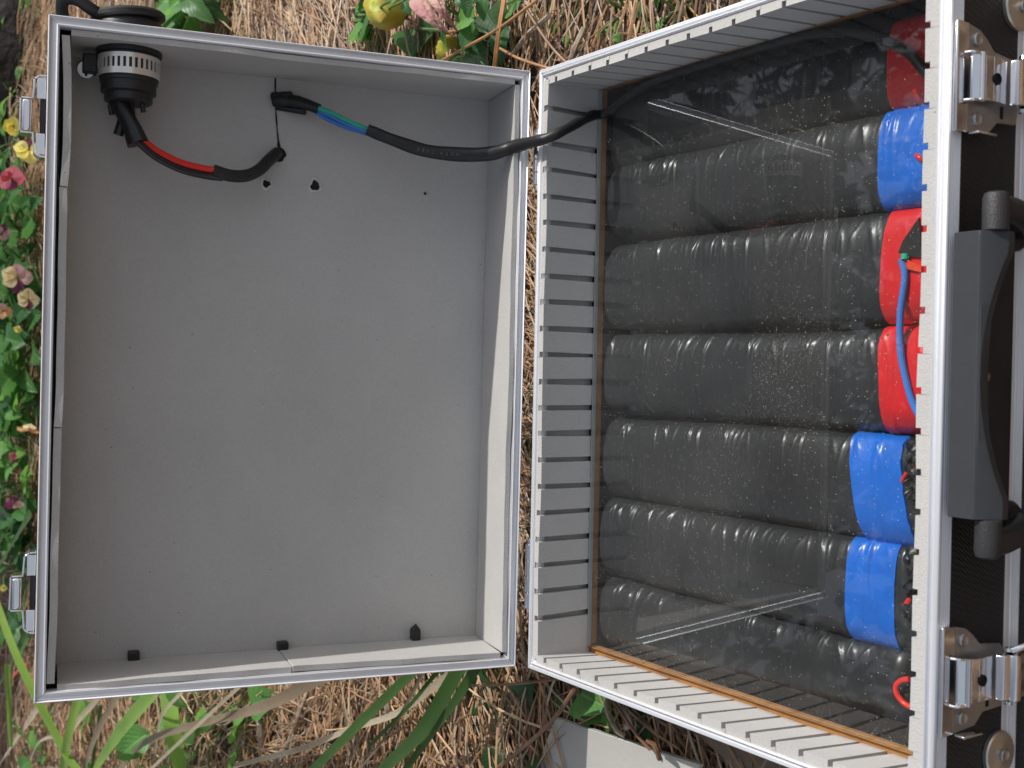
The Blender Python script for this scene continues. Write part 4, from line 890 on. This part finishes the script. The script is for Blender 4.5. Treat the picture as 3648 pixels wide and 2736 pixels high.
# clover sprigs
for (u, v, n, sp, h, sz, lab) in ((1352, 28, 9, .028, .03, .013, 'small clover sprig between needles, left of the case rim corner'), (1235, 15, 6, .03, .02, .014, 'tiny clover by the bare soil patch near the picture edge'),
                                  (1470, 20, 8, .03, .03, .014, 'small clover close against the sunny rim of the case body'), (1400, 50, 5, .02, .02, .011, 'lowest clover sprig beside the case rim')):
    plant('clover_sprig', lab, 'plant', at(u, v, 0), n, sp, h * .7, sz * .75, 'round', int(u), 'small clover sprigs', pit=(-.2, .5))
# plants on the strap-leaf side
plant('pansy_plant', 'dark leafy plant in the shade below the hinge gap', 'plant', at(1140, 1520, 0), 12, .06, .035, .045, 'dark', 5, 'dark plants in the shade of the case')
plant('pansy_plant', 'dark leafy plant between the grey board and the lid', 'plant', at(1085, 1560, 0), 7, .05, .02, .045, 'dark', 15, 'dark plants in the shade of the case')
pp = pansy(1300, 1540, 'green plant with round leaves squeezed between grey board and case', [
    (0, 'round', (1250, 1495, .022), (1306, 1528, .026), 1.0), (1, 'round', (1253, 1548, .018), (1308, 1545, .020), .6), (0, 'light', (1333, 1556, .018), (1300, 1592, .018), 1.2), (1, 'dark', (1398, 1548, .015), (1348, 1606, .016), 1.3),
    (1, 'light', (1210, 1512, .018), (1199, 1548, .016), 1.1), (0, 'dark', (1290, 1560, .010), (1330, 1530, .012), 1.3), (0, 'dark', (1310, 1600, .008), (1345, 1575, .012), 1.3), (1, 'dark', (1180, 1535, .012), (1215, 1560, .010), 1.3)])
pp['group'] = 'plants in the shade of the case'
for (u, v, n, sp, sz, lab) in ((400, 1545, 9, .10, .062, 'light green broad-leaved weed under the crossing dry leaves'), (480, 1560, 11, .11, .065, 'light green weed with pointed leaves below the lid\'s lower edge'), (330, 1650, 8, .09, .06, 'light green weed at the picture\'s bottom edge beside wide strap leaf'),
                               (560, 1500, 6, .07, .055, 'small light green weed against the lid edge'), (130, 1645, 8, .10, .05, 'light green weed among the dry strap leaves near the bottom corner'), (230, 1620, 6, .08, .05, 'light green weed between two strap leaves')):
    plant('leafy_weed', lab, 'plant', at(u, v, 0), n, sp, .06, sz, 'light', int(u) + 3, 'light green weeds on the strap-leaf side')

# strap leaves
def strap(parent, pts, wpx, m, label=None, ext=(.5, .25), tip=False, name='leaf'):
    P = [at(u, v, h) for (u, v, h) in pts]
    P = [P[0] + (P[0] - P[1]) * ext[0]] + P + [P[-1] + (P[-1] - P[-2]) * ext[1]]
    P[0].z = max(.0, P[0].z); P[-1].z = max(.0, P[-1].z); Q = bez(P, 8); n = len(Q); vs = []; uv = []
    mid = P[len(P) // 2]; wd = wpx * DS / FOC * (mid - CAM).dot(FWD) / 2 * 1.25
    for i, p in enumerate(Q):
        d = (Q[min(i + 1, n - 1)] - Q[max(i - 1, 0)]).normalized(); up = (CAM - p).normalized() + Vector((.25, 0, .25)); sd = d.cross(up).normalized(); nn = sd.cross(d)
        f = i / (n - 1); w_ = wd * (1 - .25 * f) * (1 if not tip else min(1, .05 + f * 5)); tw = .22 * math.sin(i * .2 + wpx)
        sd = sd * math.cos(tw) + nn * math.sin(tw)
        for j, (v, k) in enumerate(((-1, .30), (-.5, .08), (0, 0), (.5, .08), (1, .30))): vs.append(p + sd * v * w_ + nn * k * w_); uv.append((j / 4, f * 6))
    fs = [(i * 5 + j, i * 5 + j + 1, i * 5 + 6 + j, i * 5 + 5 + j) for i in range(n - 1) for j in range(4)]
    o = build(name, MB().add(vs, fs), m, parent, label=label, fix=False); ul = o.data.uv_layers.new(name='UVMap')
    for p in o.data.polygons:
        for li in p.loop_indices: ul.data[li].uv = uv[o.data.loops[li].vertex_index]
    return o
cl = thing('strap_leaf_clump', 'clump of bright green and dry tan strap leaves by the lid\'s lower outer corner', 'plant', tuple(at(230, 1700, 0)))
strap(cl, [(0, 1323, .12), (33, 1409, .12), (76, 1501, .11), (141, 1626, .08), (165, 1659, .07)], 15, M_strap)
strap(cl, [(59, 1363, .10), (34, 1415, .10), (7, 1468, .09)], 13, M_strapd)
strap(cl, [(86, 1524, .06), (45, 1585, .06), (0, 1652, .05)], 13, M_strapt, 'dry tan leaf')
strap(cl, [(172, 1500, .10), (150, 1590, .09), (138, 1659, .07)], 22, M_strap)
strap(cl, [(222, 1500, .07), (160, 1573, .08), (132, 1659, .05)], 12, M_strapt, 'dry tan leaf')
strap(cl, [(256, 1500, .06), (212, 1580, .07), (184, 1659, .05)], 15, M_strapg, 'dry brown leaf')
strap(cl, [(335, 1495, .13), (263, 1580, .11), (210, 1659, .08)], 30, M_strap)
strap(cl, [(366, 1495, .05), (372, 1573, .06), (391, 1659, .04)], 32, M_strap)
strap(cl, [(395, 1493, .07), (349, 1550, .07), (335, 1626, .04)], 9, M_strapt, 'dry tan leaf')
strap(cl, [(516, 1485, .12), (428, 1567, .12), (329, 1659, .10)], 9, M_strapt, 'dry straw-coloured leaf')
strap(cl, [(665, 1480, .09), (559, 1531, .11), (411, 1570, .10), (312, 1606, .08), (263, 1659, .05)], 19, M_strapg, 'long dry brown arching leaf')
strap(cl, [(62, 1659, .03), (83, 1607, .07), (120, 1592, .08), (135, 1612, .05)], 10, M_strapt, 'dry tan curled leaf')
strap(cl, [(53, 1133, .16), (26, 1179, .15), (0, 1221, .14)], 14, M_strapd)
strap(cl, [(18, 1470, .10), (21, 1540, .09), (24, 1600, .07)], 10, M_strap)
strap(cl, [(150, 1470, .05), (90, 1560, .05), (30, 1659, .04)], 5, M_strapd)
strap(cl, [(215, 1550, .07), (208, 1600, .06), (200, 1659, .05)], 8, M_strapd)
c2 = thing('strap_leaf_clump', 'clump of deep green strap leaves reaching under the lid beside the hinge gap', 'plant', tuple(at(760, 1720, 0)))
strap(c2, [(955, 1470, .03), (859, 1540, .04), (755, 1576, .05), (651, 1618, .05), (521, 1651, .04)], 13, M_strapt, 'long pale dry leaf')
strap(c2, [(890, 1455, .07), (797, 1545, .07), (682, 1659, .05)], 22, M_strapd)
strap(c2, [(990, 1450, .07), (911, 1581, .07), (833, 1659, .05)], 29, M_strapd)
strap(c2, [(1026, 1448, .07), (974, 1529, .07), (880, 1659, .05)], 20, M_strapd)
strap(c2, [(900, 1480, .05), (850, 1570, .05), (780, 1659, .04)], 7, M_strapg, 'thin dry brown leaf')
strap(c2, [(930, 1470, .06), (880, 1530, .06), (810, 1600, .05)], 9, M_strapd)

# single needles and twigs that stand out
def needle_obj(pts, r, m, lab, name='pine_needle', cat='pine needle'):
    P = [at(*p) for p in pts]; return tag(build(name, MB().tube(bez(P, 6), r, 6), m, None, loc=P[0]), lab, cat)
M_nl = mat('bright_orange_needle', (.50, .24, .09), .4, var=.4, vscale=60)
M_nd = mat('brown_needle', (.25, .13, .07), .45, var=.4, vscale=60)
M_tw = mat('grey_bark_twig', (.42, .35, .27), .8, col2=(.18, .13, .09), vscale=90, bump=.001, bscale=200)
needle_obj([(1160, 0, .05), (1080, 60, .06), (1010, 100, .055), (920, 150, .045)], .0014, M_nl, 'long orange needle slanting down over the pansy leaves to the lid')
needle_obj([(1090, -20, .05), (1074, 80, .06), (1062, 190, .05)], .0013, M_nl, 'twin-stranded needle crossing the long pansy leaf')
needle_obj([(1094, -20, .05), (1078, 80, .061), (1067, 190, .05)], .0011, M_nl, 'paler strand beside the needle crossing the long pansy leaf')
needle_obj([(1075, 102, .05), (1130, 130, .045), (1230, 160, .035)], .0013, M_nl, 'orange needle running from the pansy towards the case rim')
needle_obj([(1130, 10, .04), (1190, 100, .04), (1260, 170, .03)], .0013, M_nd, 'brown needle pointing at the corner of the case rim')
needle_obj([(980, 1482, .05), (1100, 1478, .06), (1220, 1465, .05)], .0012, M_nd, 'thin brown needle bridging the gap below the hinges')
needle_obj([(1240, 1490, .05), (1190, 1560, .05), (1100, 1640, .035), (1040, 1680, .02)], .0018, M_nd, 'long brown stalk slanting beside the grey board')
needle_obj([(1320, 1505, .045), (1370, 1580, .045), (1405, 1620, .04)], .0014, M_nd, 'brown stalk between the round leaves and the grey board')
needle_obj([(1185, 35, .03), (1140, 75, .03), (1110, 115, .02)], .0024, M_tw, 'short grey twig near the soil patch', 'twig', 'twig')
needle_obj([(1262, 60, .02), (1240, 110, .025), (1225, 165, .02)], .0026, M_tw, 'pale twig lying beside the rim corner', 'twig', 'twig')
needle_obj([(470, 105, .02), (440, 130, .03), (415, 165, .02)], .0028, M_tw, 'broken twig lying by the lid under the yellow flower', 'twig', 'twig')
needle_obj([(668, 1480, .02), (640, 1560, .03), (600, 1659, .02)], .0022, M_tw, 'thin knotted twig in the orange needles below the lid', 'twig', 'twig')
needle_obj([(562, 1555, .02), (563, 1590, .03), (566, 1630, .02)], .0045, M_tw, 'pale curled bark strip in the needles', 'bark_strip', 'bark')
needle_obj([(820, 1485, .02), (835, 1520, .03), (842, 1560, .02)], .0040, M_tw, 'pale stick under the tan leaf near the deep green strap leaves', 'twig', 'twig')
# dry curled scraps by the board
for k, (pp_, lab) in enumerate((([(1318, 1500, .03), (1310, 1530, .04), (1330, 1575, .035), (1350, 1590, .03)], 'dry curled pale stem at the board\'s upper edge'),
                                ([(1335, 1505, .03), (1345, 1530, .04), (1360, 1560, .035), (1352, 1572, .03)], 'dry curled pale seed husk beside the round leaves'),
                                ([(1400, 1600, .045), (1415, 1612, .05), (1425, 1640, .045)], 'curled brown scrap on the corner of the plank'))):
    needle_obj(pp_, .0026 - .0006 * (k != 1), M_tw if k < 2 else M_nd, lab, 'dry_scrap', 'dry leaf')
# grey conduit stub under the pansies
tag(build('buried_pipe', MB().tube([at(857, 60, -.005), at(852, 130, .004)], .022, 20), mat('grey_stone', (.14, .14, .14), .85, bump=.001, bscale=150, var=.3), None, loc=at(855, 90, 0)), 'grey rounded stone half hidden under the pansy stems', 'stone')

# grey board and brown plank
M_board = mat('pale_grey_board', (.47, .46, .42), .7, var=.12, vscale=8, bump=.0004, bscale=160)
hB = .028
A_, B_, C_ = at(1200, 1551, hB), at(1156, 1659, hB - .004), at(1512, 1652, hB + .002)
e1 = (B_ - A_); e2 = (C_ - A_); Q_ = [A_, A_ + e2, A_ + e2 + e1 * 2.6, A_ + e1 * 2.6]
tag(build('grey_board', MB().prism(Q_, (0, 0, -.005)), M_board, None, bevel=.0008, loc=A_), 'pale grey flat board lying on the straw beside the case', 'board')
M_plank = mat('weathered_brown_plank', (.24, .17, .12), .85, col2=(.13, .09, .065), vscale=30, bump=.002, bscale=90, bdetail=8)
tag(build('wooden_plank', MB().prism([(-.236, -.10, .020), (-.236, .262, .020), (-.262, .262, .020), (-.300, .150, .020), (-.420, -.10, .020)], (0, 0, -.018)), M_plank, None, bevel=.002, loc=(-.26, .1, 0)), 'weathered brown plank beneath the edge of the case', 'plank')

# ---------------------------------------------------------------- far side: pansies, trunk
def far_pansy(u, v, h, n, sp, sz, kind, lab, fl=()):
    c = at(u, v, 0); t = plant('pansy_plant', lab, 'plant', c, n, sp, h, sz, kind, int(u * 7 + v), 'pansies growing beyond the lid')
    for (fu, fv, fh, r0, cols, face) in fl:
        p = at(fu, fv, fh); r0 = r0 * .47; stalk(t, tuple(c + Vector((0, 0, .02))), tuple(p)); flower(t, p, r0, cols, face, int(fu + fv))
    return t
C0 = (0, -1, .45)
far_pansy(65, 300, .10, 10, .10, .05, 'light', 'small plant with two yellow flowers seen beside the upper latch keeper', [(28, 272, .13, .042, ('yellow',), (-.3, -1, .2)), (62, 325, .14, .055, ('yellow', 'yellow', 'yellow', 'plum', 'yellow'), (.5, -1, .2))])
far_pansy(60, 395, .10, 10, .11, .05, 'light', 'plant with a rose-red flower and plum heart beyond the lid', [(25, 385, .14, .060, ('pink', 'pink', 'plum', 'pink', 'pink'), (-.6, -1, .1))])
far_pansy(92, 500, .13, 33, .16, .07, 'pansy', 'leafy pansy with small mauve bud, above the cream flowers', [(8, 500, .14, .035, ('mauve', 'plum'), (-.4, -1, .5))])
far_pansy(87, 620, .13, 30, .15, .07, 'pansy', 'pansy with a large mauve-edged cream flower and plum heart', [(38, 600, .17, .052, ('cream', 'cream', 'plum', 'mauve', 'mauve'), C0), (62, 648, .15, .040, ('cream', 'cream', 'plum', 'cream', 'cream'), C0), (6, 672, .15, .038, ('peach', 'mauve'), C0)])
far_pansy(97, 730, .12, 33, .16, .08, 'pansy', 'dense pansy foliage with small yellow buds below the cream flowers', [(40, 712, .12, .016, ('yellow',), C0)])
far_pansy(82, 850, .12, 30, .14, .07, 'light', 'bright green leafy plant beside the middle of the lid')
far_pansy(102, 960, .10, 15, .09, .06, 'light', 'plant with a closed peach flower against the lid edge', [(62, 925, .15, .045, ('peach', 'cream'), (-1, -.3, .2))])
far_pansy(77, 1040, .12, 30, .15, .08, 'pansy', 'dense green pansy foliage above the pink flower', [(30, 985, .12, .018, ('pink',), C0)])
far_pansy(77, 1110, .11, 21, .12, .07, 'pansy', 'pansy with a dusty pink flower near the lower latch keeper', [(30, 1085, .15, .036, ('mauve', 'plum'), (-.8, -1, .3))])
far_pansy(82, 1230, .10, 24, .14, .07, 'pansy', 'pansy foliage round the lower latch keeper', [(8, 1270, .12, .016, ('yellow',), C0)])
far_pansy(75, 60, .04, 8, .12, .03, 'light', 'sparse weed on the bare straw by the lid\'s upper corner')
far_pansy(45, 160, .10, 14, .16, .025, 'light', 'thin trailing weed in front of the dark trunk')
needle_obj([(60, 1435, .02), (40, 1450, .03), (20, 1475, .02)], .004, mat('red_scrap', (.6, .10, .08), .6), 'small red scrap lying in the far straw', 'petal_scrap', 'petal')

# dark tree trunk beyond the bed
M_bark = mat('dark_tree_bark', (.040, .033, .028), .9, col2=(.015, .013, .012), vscale=14, bump=.03, bscale=22, bdetail=8)
tc_ = at(40, 190, 0); R0 = .34; vs = []; NK, NZ = 72, 40
cen = Vector((tc_.x, tc_.y + R0 * .9, 0))
for j in range(NZ + 1):
    z = -.05 + j * .075; fl_ = 1 + .35 * math.exp(-max(z, 0) * 5)
    for k in range(NK):
        a = 2 * math.pi * k / NK; rr = R0 * fl_ * (1 + .05 * math.sin(a * 5 + 1) * math.exp(-z) + .05 * mn.noise(Vector((math.cos(a) * 6, math.sin(a) * 6, z * .7))))
        vs.append(cen + Vector((math.cos(a) * rr, math.sin(a) * rr, z)))
mb = MB().add(vs, [(j * NK + k, j * NK + (k + 1) % NK, (j + 1) * NK + (k + 1) % NK, (j + 1) * NK + k) for j in range(NZ) for k in range(NK)])
tr = thing('shade_tree', 'dark ridged tree trunk standing beyond the flower bed', 'tree', tuple(cen)); build('trunk', mb, M_bark, tr, fix=False, angle=80)
# limbs and crown above the frame: what the clear sheet mirrors
rt = random.Random(3); lm = MB(); cb = MB(); cc = cen + Vector((-.1, 1.0, 3.6))
for k in range(16):
    a = rt.uniform(0, 6.28); e = cc + Vector((math.cos(a) * rt.uniform(1.0, 2.6), math.sin(a) * rt.uniform(.4, 1.4), rt.uniform(-1.2, 1.8))); b0_ = cen + Vector((0, 0, rt.uniform(1.6, 2.9)))
    lm.tube(bez([b0_, (b0_ + e) / 2 + Vector((rt.uniform(-.3, .3), rt.uniform(-.1, .3), .3)), e], 5), [.10, .09, .08, .07, .06, .05, .04, .035, .03, .025, .02], 7)
for k in range(9000):
    d = Vector((rt.gauss(0, 1), rt.gauss(0, 1), rt.gauss(0, 1))).normalized(); q = rt.uniform(.25, 1) ** .5
    c_ = cc + Vector((d.x * 2.7 * q, d.y * 1.5 * q, d.z * 1.9 * q))
    if mn.noise(c_ * 1.3) < -.18: continue
    u_ = Vector((rt.gauss(0, 1), rt.gauss(0, 1), rt.gauss(0, .6))).normalized() * rt.uniform(.06, .13); v_ = u_.orthogonal().normalized() * u_.length * .45
    cb.add([c_ - u_, c_ + v_, c_ + u_, c_ - v_], [(0, 1, 2, 3)])
build('limb', lm, M_bark, tr, fix=False); build('crown', cb, mat('tree_foliage', (.040, .075, .025), .55, col2=(.07, .12, .035), vscale=3), tr, smooth=False, fix=False)

S.render.engine = 'CYCLES'
S.cycles.max_bounces = 8; S.cycles.transparent_max_bounces = 16
